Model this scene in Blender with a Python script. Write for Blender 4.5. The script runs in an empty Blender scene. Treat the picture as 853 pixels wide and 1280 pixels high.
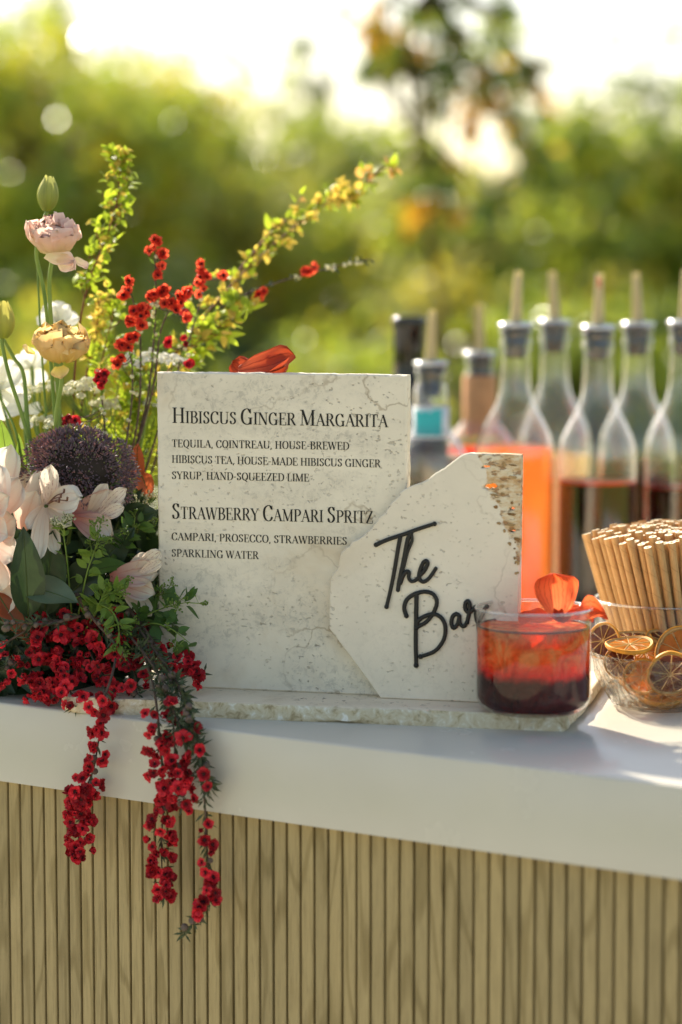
import bpy, math, random
from math import sin, cos, pi, radians, sqrt, atan2
from mathutils import Vector, Matrix, noise
from mathutils.geometry import tessellate_polygon
random.seed(7)
S = bpy.context.scene
V = Vector
# ---------------------------------------------------------------- camera
TOP = 1.05                    # counter height above the lawn
EYE = 0.334                   # camera height above the counter
PITCH = math.atan2(290, 3022.2)
FPX = 3022.2                  # 85 mm on a 24 x 36 mm frame, 1280 px tall
CAM = V((0, 0, TOP + EYE))
cd = bpy.data.cameras.new('camera'); cam = bpy.data.objects.new('camera', cd)
S.collection.objects.link(cam); S.camera = cam
cd.sensor_fit = 'VERTICAL'; cd.sensor_height = 36; cd.sensor_width = 24; cd.lens = 85
cd.clip_start = 0.05; cd.clip_end = 2000
cam.location = CAM; cam.rotation_euler = (pi/2 - PITCH, 0, 0)
cd.dof.use_dof = True; cd.dof.focus_distance = 1.887; cd.dof.aperture_fstop = 2.8
# ---------------------------------------------------------------- light
SUN_EL, SUN_AZ = radians(37), radians(-30)      # azimuth from straight ahead, negative to the left
w = bpy.data.worlds.new("World"); S.world = w; w.use_nodes = True
nt = w.node_tree; nt.nodes.clear()
sky = nt.nodes.new('ShaderNodeTexSky'); sky.sky_type = 'NISHITA'; sky.sun_disc = False
sky.sun_elevation = SUN_EL; sky.sun_rotation = SUN_AZ
sky.air_density = 1.0; sky.dust_density = 1.6; sky.ozone_density = 0.6
bg = nt.nodes.new('ShaderNodeBackground'); bg.inputs[1].default_value = 0.12
wo = nt.nodes.new('ShaderNodeOutputWorld')
hz = nt.nodes.new('ShaderNodeMix'); hz.data_type = 'RGBA'; hz.blend_type = 'MULTIPLY'; hz.inputs[0].default_value = 1
hz.inputs[7].default_value = (1.045, .98, .885, 1)          # hazy, slightly warm late light over the whole sky
nt.links.new(sky.outputs[0], hz.inputs[6]); nt.links.new(hz.outputs[2], bg.inputs[0]); nt.links.new(bg.outputs[0], wo.inputs[0])
ld = bpy.data.lights.new('sun', 'SUN'); ld.energy = 4.8; ld.angle = radians(0.5); ld.color = (1, .9, .74)
sun = bpy.data.objects.new('sun', ld); S.collection.objects.link(sun)
sdir = V((sin(SUN_AZ)*cos(SUN_EL), cos(SUN_AZ)*cos(SUN_EL), sin(SUN_EL)))
sun.rotation_euler = sdir.to_track_quat('Z', 'Y').to_euler()
sun.location = (-3, 3, 5)
S.view_settings.view_transform = 'Standard'; S.view_settings.look = 'None'
S.view_settings.exposure = 1.06; S.view_settings.gamma = 1.0
S.cycles.use_denoising = True
S.cycles.max_bounces = 14; S.cycles.transmission_bounces = 12; S.cycles.transparent_max_bounces = 16
S.cycles.diffuse_bounces = 4; S.cycles.glossy_bounces = 5
S.cycles.sample_clamp_indirect = 6.0
S.cycles.blur_glossy = 0.5
# ---------------------------------------------------------------- placing helpers
CP, SP = cos(PITCH), sin(PITCH)
def ray(u, v):                # a direction of sight, photograph pixels 853 x 1280
    a, b = (u-426.5)/FPX, -(v-640)/FPX
    return V((a, CP + b*SP, -SP + b*CP))
def pt(u, v, Y):
    d = ray(u, v); return CAM + d*(Y/d.y)
def onz(u, v, z):
    d = ray(u, v); return CAM + d*((z-CAM.z)/d.z)
def onplane(u, v, p0, n):
    d = ray(u, v); return CAM + d*((p0-CAM).dot(n)/d.dot(n))
# ---------------------------------------------------------------- mesh helpers
def lin(h):
    h = h.lstrip('#'); c = [int(h[i:i+2], 16)/255 for i in (0, 2, 4)]
    return tuple((x/12.92 if x <= .04045 else ((x+.055)/1.055)**2.4) for x in c) + (1,)
class MB:
    def __init__(s): s.v = []; s.f = []; s.m = []; s.smooth = True
    def add(s, vs, fs, mi=0):
        o = len(s.v); s.v.extend([tuple(x) for x in vs]); s.f.extend([tuple(i+o for i in q) for q in fs]); s.m.extend([mi]*len(fs))
        return s
    def merge(s, vf, M=None, mi=None):
        vs, fs, ms = vf
        if M is not None: vs = [M @ V(x) for x in vs]
        o = len(s.v); s.v.extend([tuple(x) for x in vs]); s.f.extend([tuple(i+o for i in q) for q in fs])
        s.m.extend(ms if mi is None else [mi]*len(fs)); return s
    def data(s): return s.v, s.f, s.m
    def mesh(s, name, mats, off=None, flat=False):
        me = bpy.data.meshes.new(name)
        vs = s.v if off is None else [(x-off[0], y-off[1], z-off[2]) for x, y, z in s.v]
        me.from_pydata(vs, [], s.f)
        for m in (mats if isinstance(mats, (list, tuple)) else [mats]): me.materials.append(m)
        me.polygons.foreach_set('material_index', s.m)
        if not flat: me.polygons.foreach_set('use_smooth', [True]*len(s.f))
        me.update(); return me
def link(o, parent=None):
    S.collection.objects.link(o)
    if parent: o.parent = parent
    return o
def thing(name, label, cat, loc, group=None):
    o = bpy.data.objects.new(name, None); o.empty_display_size = .02; link(o); o.location = loc
    o['label'] = label; o['category'] = cat
    if group: o['group'] = group
    return o
def wloc(p):
    l = V((0, 0, 0))
    while p: l += p.location; p = p.parent
    return l
def part(name, mb, mats, parent, flat=False, label=None, kind=None, sharp=None):
    off = wloc(parent) if parent else None
    me = mb.mesh(name, mats, off, flat)
    o = bpy.data.objects.new(name, me); link(o, parent)
    if label: o['label'] = label
    if kind: o['kind'] = kind
    if sharp is not None:
        try: me.set_sharp_from_angle(angle=radians(sharp))
        except Exception: pass
    return o
def inst(name, me, M, parent, label=None):
    o = bpy.data.objects.new(name, me); link(o, parent)
    o.matrix_local = Matrix.Translation(-wloc(parent)) @ M
    if label: o['label'] = label
    return o
def solo(name, mb, mats, label, cat, group=None, flat=False, kind=None, sharp=None):
    c = V(mb.v[0]); xs = [v[0] for v in mb.v]; ys = [v[1] for v in mb.v]; zs = [v[2] for v in mb.v]
    loc = V(((min(xs)+max(xs))/2, (min(ys)+max(ys))/2, min(zs)))
    me = mb.mesh(name, mats, loc, flat); o = bpy.data.objects.new(name, me); link(o); o.location = loc
    if label: o['label'] = label; o['category'] = cat
    if group: o['group'] = group
    if kind: o['kind'] = kind
    if sharp is not None: me.set_sharp_from_angle(angle=radians(sharp))
    return o
def basis(pos, y, z=None, s=1.0, x3=None):
    """matrix with local +Y along y and local +Z towards z"""
    y = V(y).normalized(); z = V(z) if z is not None else V((0, 0, 1))
    x = y.cross(z)
    if x.length < 1e-4: x = y.cross(V((1, .3, .2)))
    x.normalize(); z = x.cross(y)
    sx, sy, sz = (s, s, s) if not isinstance(s, (tuple, list)) else s
    return Matrix(((x.x*sx, y.x*sy, z.x*sz, pos[0]), (x.y*sx, y.y*sy, z.y*sz, pos[1]), (x.z*sx, y.z*sy, z.z*sz, pos[2]), (0, 0, 0, 1)))
def rnd(a, b): return random.uniform(a, b)
def rv(s=1.0): return V((random.gauss(0, s), random.gauss(0, s), random.gauss(0, s)))
def catmull(P, n=6, closed=False):
    P = [V(p) for p in P]; out = []; N = len(P)
    if N < 3 and not closed: return P
    for i in range(N if closed else N-1):
        if closed: a, b, c, d = P[i-1], P[i], P[(i+1) % N], P[(i+2) % N]
        else: a, b, c, d = P[max(i-1, 0)], P[i], P[i+1], P[min(i+2, N-1)]
        for k in range(n):
            t = k/n
            out.append(.5*((2*b)+(c-a)*t+(2*a-5*b+4*c-d)*t*t+(3*b-a-3*c+d)*t**3))
    if not closed: out.append(P[-1])
    return out
def tube(mb, P, r, n=6, mi=0, caps=True, flat=1.0, nrm=None):
    """tube along P; r a number or a function of 0..1; flat squashes it along nrm"""
    P = [V(p) for p in P]; L = len(P); vs = []; fs = []
    up = V(nrm) if nrm is not None else V((.31, .17, .93))
    for i, p in enumerate(P):
        t = (P[min(i+1, L-1)]-P[max(i-1, 0)]).normalized()
        a = t.cross(up)
        if a.length < 1e-3: a = t.cross(V((1, 0, 0)))
        a.normalize(); b = a.cross(t).normalized()
        rr = r(i/(L-1)) if callable(r) else r
        for k in range(n):
            w_ = 2*pi*k/n; vs.append(p + a*cos(w_)*rr + b*sin(w_)*rr*flat)
    for i in range(L-1):
        for k in range(n):
            fs.append((i*n+k, i*n+(k+1) % n, (i+1)*n+(k+1) % n, (i+1)*n+k))
    if caps:
        fs.append(tuple(range(n-1, -1, -1))); fs.append(tuple((L-1)*n+k for k in range(n)))
    mb.add(vs, fs, mi); return mb
def lathe(mb, prof, n=32, c=(0, 0, 0), mi=0, closed=False, mod=None):
    vs = []; fs = []; m = len(prof)
    for k in range(n):
        a = 2*pi*k/n
        for j, (r, z) in enumerate(prof):
            if mod: r, z = mod(r, z, a, j)
            vs.append((c[0]+r*cos(a), c[1]+r*sin(a), c[2]+z))
    for k in range(n):
        for j in range(m if closed else m-1):
            j2 = (j+1) % m
            fs.append((k*m+j, ((k+1) % n)*m+j, ((k+1) % n)*m+j2, k*m+j2))
    mb.add(vs, fs, mi); return mb
def box(mb, o, ax, ay, az, mi=0):
    o = V(o); ax = V(ax); ay = V(ay); az = V(az)
    vs = [o, o+ax, o+ax+ay, o+ay, o+az, o+ax+az, o+ax+ay+az, o+ay+az]
    mb.add(vs, [(3, 2, 1, 0), (4, 5, 6, 7), (0, 1, 5, 4), (1, 2, 6, 5), (2, 3, 7, 6), (3, 0, 4, 7)], mi); return mb
def petal(L, W, cup=.3, bend=.6, ruf=0., shape=(.25, .6), nu=6, nv=7, tip=0., rs=0):
    """petal from the origin along +Y, face up +Z; half width follows a rounded profile"""
    R = random.Random(rs); ph = [R.uniform(0, 6.28) for _ in range(4)]
    vs = []; fs = []; y = z = 0.; ang = 0.
    for j in range(nv+1):
        t = j/nv
        p0, pm = shape
        if t < pm: wv = p0+(1-p0)*sin(pi/2*t/pm)
        else: wv = sqrt(max(0., 1-((t-pm)/(1-pm))**2.4))
        wv = max(wv, .06)*W/2
        if j: y += L/nv*cos(ang); z += L/nv*sin(ang)
        for i in range(nu+1):
            s = i/nu*2-1
            e = ruf*(abs(s)**2+t**3)*(sin(7*s+ph[0]+3*t)+.7*sin(13*s+ph[1]-5*t)+.5*sin(11*t+ph[2]))*W*.12
            yy = y - tip*L*(abs(s)**2)*t*t
            zz = z + cup*wv*s*s + e
            vs.append((s*wv, yy*1.0-sin(ang)*(cup*wv*s*s), zz))
        ang += bend/nv
    for j in range(nv):
        for i in range(nu):
            a = j*(nu+1)+i; fs.append((a, a+1, a+nu+2, a+nu+1))
    return vs, fs, [0]*len(fs)
def leafgeo(L, W, bend=-.4, fold=.25, nv=5, point=1.6):
    vs = []; fs = []; y = z = 0; ang = 0
    for j in range(nv+1):
        t = j/nv; wv = W/2*max(.04, (sin(pi*t**.75))**(1/point)) if 0 < t < 1 else W*.02
        if j: y += L/nv*cos(ang); z += L/nv*sin(ang)
        ang += bend/nv
        vs += [(-wv, y, z+fold*wv), (0, y, z), (wv, y, z+fold*wv)]
    for j in range(nv):
        a = j*3; fs += [(a, a+1, a+4, a+3), (a+1, a+2, a+5, a+4)]
    return vs, fs, [0]*len(fs)
# ---------------------------------------------------------------- materials
def newmat(name):
    m = bpy.data.materials.new(name); m.use_nodes = True; t = m.node_tree; t.nodes.clear()
    return m, t, t.nodes.new, t.links.new
def out(t, sh):
    o = t.nodes.new('ShaderNodeOutputMaterial'); t.links.new(sh, o.inputs[0]); return o
def tc(N, l, which='Object', scale=None):
    c = N('ShaderNodeTexCoord'); s = c.outputs[which]
    if scale is not None:
        mp = N('ShaderNodeMapping'); mp.inputs['Scale'].default_value = scale if isinstance(scale, (tuple, list)) else (scale,)*3
        l(s, mp.inputs['Vector']); s = mp.outputs[0]
    return s
def nz(N, l, vec, scale, detail=4, rough=.55, dist=0.):
    n = N('ShaderNodeTexNoise'); n.inputs['Scale'].default_value = scale; n.inputs['Detail'].default_value = detail
    n.inputs['Roughness'].default_value = rough; n.inputs['Distortion'].default_value = dist
    if vec is not None: l(vec, n.inputs['Vector'])
    return n.outputs[0]
def ramp(N, l, fac, stops):
    r = N('ShaderNodeValToRGB'); e = r.color_ramp.elements
    while len(e) < len(stops): e.new(.5)
    for k, (p, c) in enumerate(stops):
        e[k].position = p; e[k].color = c if len(c) == 4 else tuple(c)+(1,)
    if fac is not None: l(fac, r.inputs[0])
    return r.outputs[0]
def mixc(N, l, fac, a, b, mode='MIX'):
    m = N('ShaderNodeMix'); m.data_type = 'RGBA'; m.blend_type = mode
    for i, x in ((0, fac), (6, a), (7, b)):
        if hasattr(x, 'links'): l(x, m.inputs[i])
        else: m.inputs[i].default_value = x
    return m.outputs[2]
def bump(N, l, h, strength=.3, dist=.001, nrm=None):
    b = N('ShaderNodeBump'); b.inputs['Strength'].default_value = strength; b.inputs['Distance'].default_value = dist
    l(h, b.inputs['Height'])
    if nrm is not None: l(nrm, b.inputs['Normal'])
    return b.outputs[0]
def pbsdf(N, l, col, rough=.5, spec=.5, nrm=None, **kw):
    p = N('ShaderNodeBsdfPrincipled')
    if hasattr(col, 'links'): l(col, p.inputs['Base Color'])
    else: p.inputs['Base Color'].default_value = col
    if hasattr(rough, 'links'): l(rough, p.inputs['Roughness'])
    else: p.inputs['Roughness'].default_value = rough
    p.inputs['Specular IOR Level'].default_value = spec
    if nrm is not None: l(nrm, p.inputs['Normal'])
    for k, x in kw.items(): p.inputs[k.replace('_', ' ')].default_value = x
    return p
def simple(name, col, rough=.5, spec=.5, var=.15, scale=60, b=0, **kw):
    m, t, N, l = newmat(name)
    n = nz(N, l, tc(N, l), scale, 4)
    c0 = [x*(1-var) for x in col[:3]]+[1]; c1 = [min(1, x*(1+var)) for x in col[:3]]+[1]
    c = ramp(N, l, n, [(.3, c0), (.7, c1)])
    nr = bump(N, l, n, b, .0006) if b else None
    out(t, pbsdf(N, l, c, rough, spec, nr, **kw).outputs[0]); return m
def leafmat(name, c0, c1, trans=.45, rough=.4, spec=.4, scale=25, tcol=None, vein=0, rnd_obj=None):
    """front and back of a leaf or petal, with the light that comes through it"""
    m, t, N, l = newmat(name)
    n = nz(N, l, tc(N, l), scale, 3)
    c = ramp(N, l, n, [(.3, c0), (.7, c1)])
    if rnd_obj:
        oi = N('ShaderNodeObjectInfo'); c = mixc(N, l, 1, c, ramp(N, l, oi.outputs['Random'], [(0, (rnd_obj[0],)*3), (1, (rnd_obj[1],)*3)]), 'MULTIPLY')
    nr = bump(N, l, nz(N, l, tc(N, l), scale*8, 3), .25, .0006)
    p = pbsdf(N, l, c, rough, spec, nr)
    tr = N('ShaderNodeBsdfTranslucent')
    if tcol is None: l(mixc(N, l, .35, c, (min(1, c1[0]*2.2), min(1, c1[1]*2.0), c1[2], 1)), tr.inputs[0])
    else: tr.inputs[0].default_value = tcol
    mx = N('ShaderNodeMixShader'); mx.inputs[0].default_value = trans
    l(p.outputs[0], mx.inputs[1]); l(tr.outputs[0], mx.inputs[2]); out(t, mx.outputs[0]); return m
def veinpetal(name, base, tipc, veinc, trans=.45, nveins=9, vstr=.6, rough=.5, speck=0):
    """petal with veins: UV-like object coordinates, x across and y along"""
    m, t, N, l = newmat(name)
    co = tc(N, l, 'UV'); sp = N('ShaderNodeSeparateXYZ'); l(co, sp.inputs[0])
    mt = N('ShaderNodeMath'); mt.operation = 'MULTIPLY'; mt.inputs[1].default_value = nveins*pi
    ad = N('ShaderNodeMath'); ad.operation = 'MULTIPLY_ADD'; ad.inputs[1].default_value = .12; 
    l(nz(N, l, co, 6, 3), ad.inputs[0]); l(sp.outputs[0], ad.inputs[2]); l(ad.outputs[0], mt.inputs[0])
    sn = N('ShaderNodeMath'); sn.operation = 'SINE'; l(mt.outputs[0], sn.inputs[0])
    vr = ramp(N, l, sn.outputs[0], [(.80, (0, 0, 0, 1)), (1, (1, 1, 1, 1))])
    if speck:
        mk = ramp(N, l, nz(N, l, co, 9, 2), [(.45, (0, 0, 0, 1)), (.55, (1, 1, 1, 1))])
        vr = mixc(N, l, 1.0, vr, mk, 'MULTIPLY')
    g = ramp(N, l, sp.outputs[1], [(0.05, base), (.85, tipc)])
    fv = N('ShaderNodeMath'); fv.operation = 'MULTIPLY'; fv.inputs[1].default_value = vstr; l(vr, fv.inputs[0])
    c = mixc(N, l, fv.outputs[0], g, veinc)
    nr = bump(N, l, vr, .3, .0006)
    p = pbsdf(N, l, c, rough, .3, nr)
    tr = N('ShaderNodeBsdfTranslucent'); l(c, tr.inputs[0])
    mx = N('ShaderNodeMixShader'); mx.inputs[0].default_value = trans
    l(p.outputs[0], mx.inputs[1]); l(tr.outputs[0], mx.inputs[2]); out(t, mx.outputs[0]); return m
def glassmat(name, tint=(1, 1, 1, 1), ior=1.5, rough=0.0, b=0, bs=80):
    m, t, N, l = newmat(name)
    p = N('ShaderNodeBsdfPrincipled'); p.inputs['Base Color'].default_value = tint; p.inputs['IOR'].default_value = ior
    p.inputs['Roughness'].default_value = rough; p.inputs['Transmission Weight'].default_value = 1
    if b: l(bump(N, l, nz(N, l, tc(N, l), bs, 3), b, .002), p.inputs['Normal'])
    out(t, p.outputs[0]); return m
def thinglass(name, tint=(.97, .98, .97, 1), refl=1.0, edge_white=.0):
    """thin clear glass: mirror by Fresnel, optional painted white at the edges, the rest passes straight through"""
    m, t, N, l = newmat(name)
    lf = N('ShaderNodeLayerWeight'); lf.inputs[0].default_value = .5
    p5 = N('ShaderNodeMath'); p5.operation = 'POWER'; p5.inputs[1].default_value = 4.0; l(lf.outputs['Facing'], p5.inputs[0])
    fr = N('ShaderNodeMath'); fr.operation = 'MULTIPLY_ADD'; fr.inputs[1].default_value = .9; fr.inputs[2].default_value = .045; l(p5.outputs[0], fr.inputs[0])
    mu = N('ShaderNodeMath'); mu.operation = 'MULTIPLY'; mu.inputs[1].default_value = refl; mu.use_clamp = True; l(fr.outputs[0], mu.inputs[0])
    tp = N('ShaderNodeBsdfTransparent'); tp.inputs[0].default_value = tint
    gl = N('ShaderNodeBsdfGlossy'); gl.inputs['Roughness'].default_value = .06
    mx = N('ShaderNodeMixShader'); l(mu.outputs[0], mx.inputs[0]); l(tp.outputs[0], mx.inputs[1]); l(gl.outputs[0], mx.inputs[2])
    sh = mx.outputs[0]
    if edge_white:
        df = N('ShaderNodeBsdfTranslucent'); df.inputs[0].default_value = (.95, .95, .92, 1)  # white towards the silhouette stands in for sun refracted at the glass edges
        lw = N('ShaderNodeLayerWeight'); lw.inputs[0].default_value = .5
        pw = N('ShaderNodeMath'); pw.operation = 'POWER'; pw.inputs[1].default_value = 2.5; l(lw.outputs['Facing'], pw.inputs[0])
        ma = N('ShaderNodeMath'); ma.operation = 'MULTIPLY_ADD'; ma.inputs[1].default_value = edge_white*16; ma.inputs[2].default_value = edge_white*.3; l(pw.outputs[0], ma.inputs[0])
        m2 = N('ShaderNodeMixShader'); l(ma.outputs[0], m2.inputs[0]); l(sh, m2.inputs[1]); l(df.outputs[0], m2.inputs[2]); sh = m2.outputs[0]
    out(t, sh); return m
def add_uv(me, fn):
    uv = me.uv_layers.new(name='UVMap')
    for lp in me.loops: uv.data[lp.index].uv = fn(lp.vertex_index)
# ================================================================ SETTING
def grassmat():
    m, t, N, l = newmat('lawn')
    co = tc(N, l)
    a = ramp(N, l, nz(N, l, co, .6, 5), [(.35, lin('4d5f1c')), (.65, lin('8f9a3a'))])
    c = mixc(N, l, .5, a, ramp(N, l, nz(N, l, co, 30, 3), [(.3, lin('35420f')), (.7, lin('a3a850'))]))
    out(t, pbsdf(N, l, c, .9, .2, bump(N, l, nz(N, l, co, 60, 3), .6, .02)).outputs[0]); return m
g = MB(); g.add([(-400, -60, 0), (400, -60, 0), (400, 900, 0), (-400, 900, 0)], [(0, 1, 2, 3)])
go = solo('ground', g, grassmat(), None, None); go['kind'] = 'structure'
# unseen pale paving under the bar, added to bounce warm light onto it
def pavemat():
    m, t, N, l = newmat('bounce_paving_stone'); co = tc(N, l)
    c = ramp(N, l, nz(N, l, co, 3, 5), [(.3, lin('a8a08e')), (.7, lin('c2baa6'))])
    out(t, pbsdf(N, l, c, .85, .2, bump(N, l, nz(N, l, co, 80, 3), .3, .003)).outputs[0]); return m
pv = MB(); pv.add([(-6, -6, .004), (6, -6, .004), (6, 4.2, .004), (-6, 4.2, .004)], [(0, 1, 2, 3)])
po_ = solo('bounce_paving', pv, pavemat(), None, None); po_['kind'] = 'structure'
# distant hills
hm = simple('far_hillside', lin('7d8660'), .95, .1, .3, .02)
h = MB(); nx = 60
vs = []; fs = []
for j in range(7):
    for i in range(nx+1):
        x = -320+640*i/nx; t = j/6
        z = (26+14*noise.noise(V((x*.011, 3.3, 0)))+5*noise.noise(V((x*.05, 1.3, 0))))*sin(t*pi/2)-.5
        vs.append((x, 420+120*t, z))
for j in range(6):
    for i in range(nx): a = j*(nx+1)+i; fs.append((a, a+1, a+nx+2, a+nx+1))
h.add(vs, fs); ho = solo('hills', h, hm, None, None); ho['kind'] = 'structure'

# ================================================================ BAR COUNTER
A = onz(0, 878, TOP); B = onz(853, 982.7, TOP)
D = (B-A).normalized(); NB = V((-D.y, D.x, 0))          # along the front edge; away from the camera
if NB.y < 0: NB = -NB
UP = V((0, 0, 1))
FT = .0635
def ctop_mat():
    m, t, N, l = newmat('white_countertop')
    co = tc(N, l)
    n = nz(N, l, co, 6, 5)
    c = ramp(N, l, n, [(.3, (.54, .505, .415, 1)), (.7, (.59, .555, .46, 1))])
    sc = ramp(N, l, nz(N, l, tc(N, l, 'Object', (9, 9, 60)), 3, 6, .7), [(.66, (0, 0, 0, 1)), (.74, (1, 1, 1, 1))])
    c = mixc(N, l, mixc(N, l, .5, (0, 0, 0, 1), sc), c, (.5, .48, .43, 1))
    r = ramp(N, l, nz(N, l, co, 14, 5), [(.3, (.16,)*3), (.7, (.3,)*3)])
    out(t, pbsdf(N, l, c, r, .5, bump(N, l, nz(N, l, co, 90, 4), .05, .001)).outputs[0]); return m
ctm = ctop_mat()
bar = thing('bar_counter', 'long serving bar with a thick white top over a ribbed oak front', 'bar', A+D*.25-UP*TOP)
cm = MB(); x0, x1, dep = -1.3, 1.2, .92
# edge cross-section with small round-over, swept along the front
prof = [(0, -FT), (0, -.0022), (.0007, -.0007), (.0022, 0), (dep-.002, 0), (dep, -.002), (dep, -FT)]
NS = 160; vs = []; fs = []
for i in range(NS+1):
    x = x0+(x1-x0)*i/NS
    for k, (n_, z_) in enumerate(prof):
        ch = 0
        if k in (1, 2, 3): ch = max(0, noise.noise(V((x*55, 7.1, 0)))-.25)*.004
        vs.append(A+D*x+NB*(n_+(ch if k == 1 else 0))+UP*(z_-(ch*.6 if k in (2, 3) else 0)))
m_ = len(prof)
for i in range(NS):
    for k in range(m_): fs.append((i*m_+k, (i+1)*m_+k, (i+1)*m_+(k+1) % m_, i*m_+(k+1) % m_))
fs.append(tuple(range(m_))); fs.append(tuple(NS*m_+k for k in range(m_-1, -1, -1)))
cm.add(vs, fs); part('countertop', cm, ctm, bar, sharp=40)
def oak():
    m, t, N, l = newmat('oak_slat')
    oi = N('ShaderNodeObjectInfo')
    c0 = N('ShaderNodeTexCoord'); 
    mp = N('ShaderNodeMapping'); mp.inputs['Scale'].default_value = (1, 1, .06); l(c0.outputs['Object'], mp.inputs['Vector'])
    ofs = N('ShaderNodeVectorMath'); ofs.operation = 'MULTIPLY_ADD'; ofs.inputs[1].default_value = (13, 7, 25)
    cb = N('ShaderNodeCombineXYZ')
    for i in range(3): l(oi.outputs['Random'], cb.inputs[i])
    l(cb.outputs[0], ofs.inputs[0]); l(mp.outputs[0], ofs.inputs[2])
    fine = nz(N, l, ofs.outputs[0], 420, 5, .6)
    mp2 = N('ShaderNodeMapping'); mp2.inputs['Scale'].default_value = (1, 1, .16); l(c0.outputs['Object'], mp2.inputs['Vector'])
    o2 = N('ShaderNodeVectorMath'); o2.operation = 'MULTIPLY_ADD'; o2.inputs[1].default_value = (4, 3, 11)
    l(cb.outputs[0], o2.inputs[0]); l(mp2.outputs[0], o2.inputs[2])
    cath = nz(N, l, o2.outputs[0], 26, 2, .4)
    wv = N('ShaderNodeMath'); wv.operation = 'MULTIPLY'; wv.inputs[1].default_value = 42; l(cath, wv.inputs[0])
    sn = N('ShaderNodeMath'); sn.operation = 'SINE'; l(wv.outputs[0], sn.inputs[0])
    rings = ramp(N, l, sn.outputs[0], [(.55, (0, 0, 0, 1)), (1, (1, 1, 1, 1))])
    c = ramp(N, l, fine, [(.25, lin('94825a')), (.5, lin('a8956a')), (.8, lin('b3a074'))])
    rf = N('ShaderNodeMath'); rf.operation = 'MULTIPLY'; rf.inputs[1].default_value = .5; l(rings, rf.inputs[0])
    c = mixc(N, l, rf.outputs[0], c, lin('75643a'))
    tone = ramp(N, l, oi.outputs['Random'], [(0, (.86, .86, .84, 1)), (1, (1.05, 1.04, 1.0, 1))])
    c = mixc(N, l, 1.0, c, tone, 'MULTIPLY')
    pores = ramp(N, l, nz(N, l, ofs.outputs[0], 900, 3), [(.34, (.6, .6, .6, 1)), (.42, (1, 1, 1, 1))])
    c = mixc(N, l, .5, c, pores, 'MULTIPLY')
    out(t, pbsdf(N, l, c, .5, .3, bump(N, l, fine, .12, .0003)).outputs[0]); return m
oakm = oak(); groove = simple('dark_oak_groove', lin('4d3b1e'), .8, .2, .2, 90)
# slat pitch: 15.05 px at x = 66, 20.1 px at x = 791
REC = .012
def u_to_s(u):                 # distance along the bar where the sight line of column u meets the slats
    p = onplane(u, 1180, A+NB*REC, NB); return (p-A).dot(D)
pitch = (u_to_s(814)-u_to_s(47))/((814-47)/17.45)
s_first = u_to_s(13.3)
zb = -TOP+.08
bp = MB(); box(bp, A+D*(x0+.02)+NB*(REC+.006)+UP*(-TOP+.01), D*(x1-x0-.04), NB*.016, UP*(TOP-.01-FT-.001)); part('back_panel', bp, groove, bar, flat=True)
ends = MB(); box(ends, A+D*(x0+.02)+NB*(REC+.023)+UP*(-TOP+.01), D*.02, NB*(dep-.08), UP*(TOP-.01-FT-.001))
part('end_panel', ends, oakm, bar, flat=True); ends = MB()
box(ends, A+D*(x1-.04)+NB*(REC+.023)+UP*(-TOP+.01), D*.02, NB*(dep-.08), UP*(TOP-.01-FT-.001)); part('end_panel', ends, oakm, bar, flat=True)
kb = MB(); box(kb, A+D*(x0+.02)+NB*.004+UP*(-TOP), D*(x1-x0-.04), NB*.016, UP*.078); part('plinth', kb, oakm, bar, flat=True)
gw = pitch*.17
def slat_mesh():
    w_ = pitch-gw; hgt = TOP-FT-.003-.08; mb = MB()
    sec = [(0, .008), (0, .0006), (.0002, .0002), (.0006, 0), (w_-.0006, 0), (w_-.0002, .0002), (w_, .0006), (w_, .008)]
    vs = [D*a+NB*b+UP*zz for zz in (0, hgt) for a, b in sec]; n = len(sec)
    mb.add(vs, [(k, (k+1) % n, n+(k+1) % n, n+k) for k in range(n)]+[tuple(range(n-1, -1, -1)), tuple(range(n, 2*n))])
    return mb.mesh("slat", oakm)
sm = slat_mesh(); sm.polygons.foreach_set('use_smooth', [False]*len(sm.polygons))
k0 = int((x0+.03-s_first)/pitch)+1; k1 = int((x1-.03-s_first)/pitch)-1
for k in range(k0, k1):
    inst('slat', sm, Matrix.Translation(A+D*(s_first+gw/2+k*pitch)+NB*(REC-.001+rnd(0, .0005))+UP*zb), bar)

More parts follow.
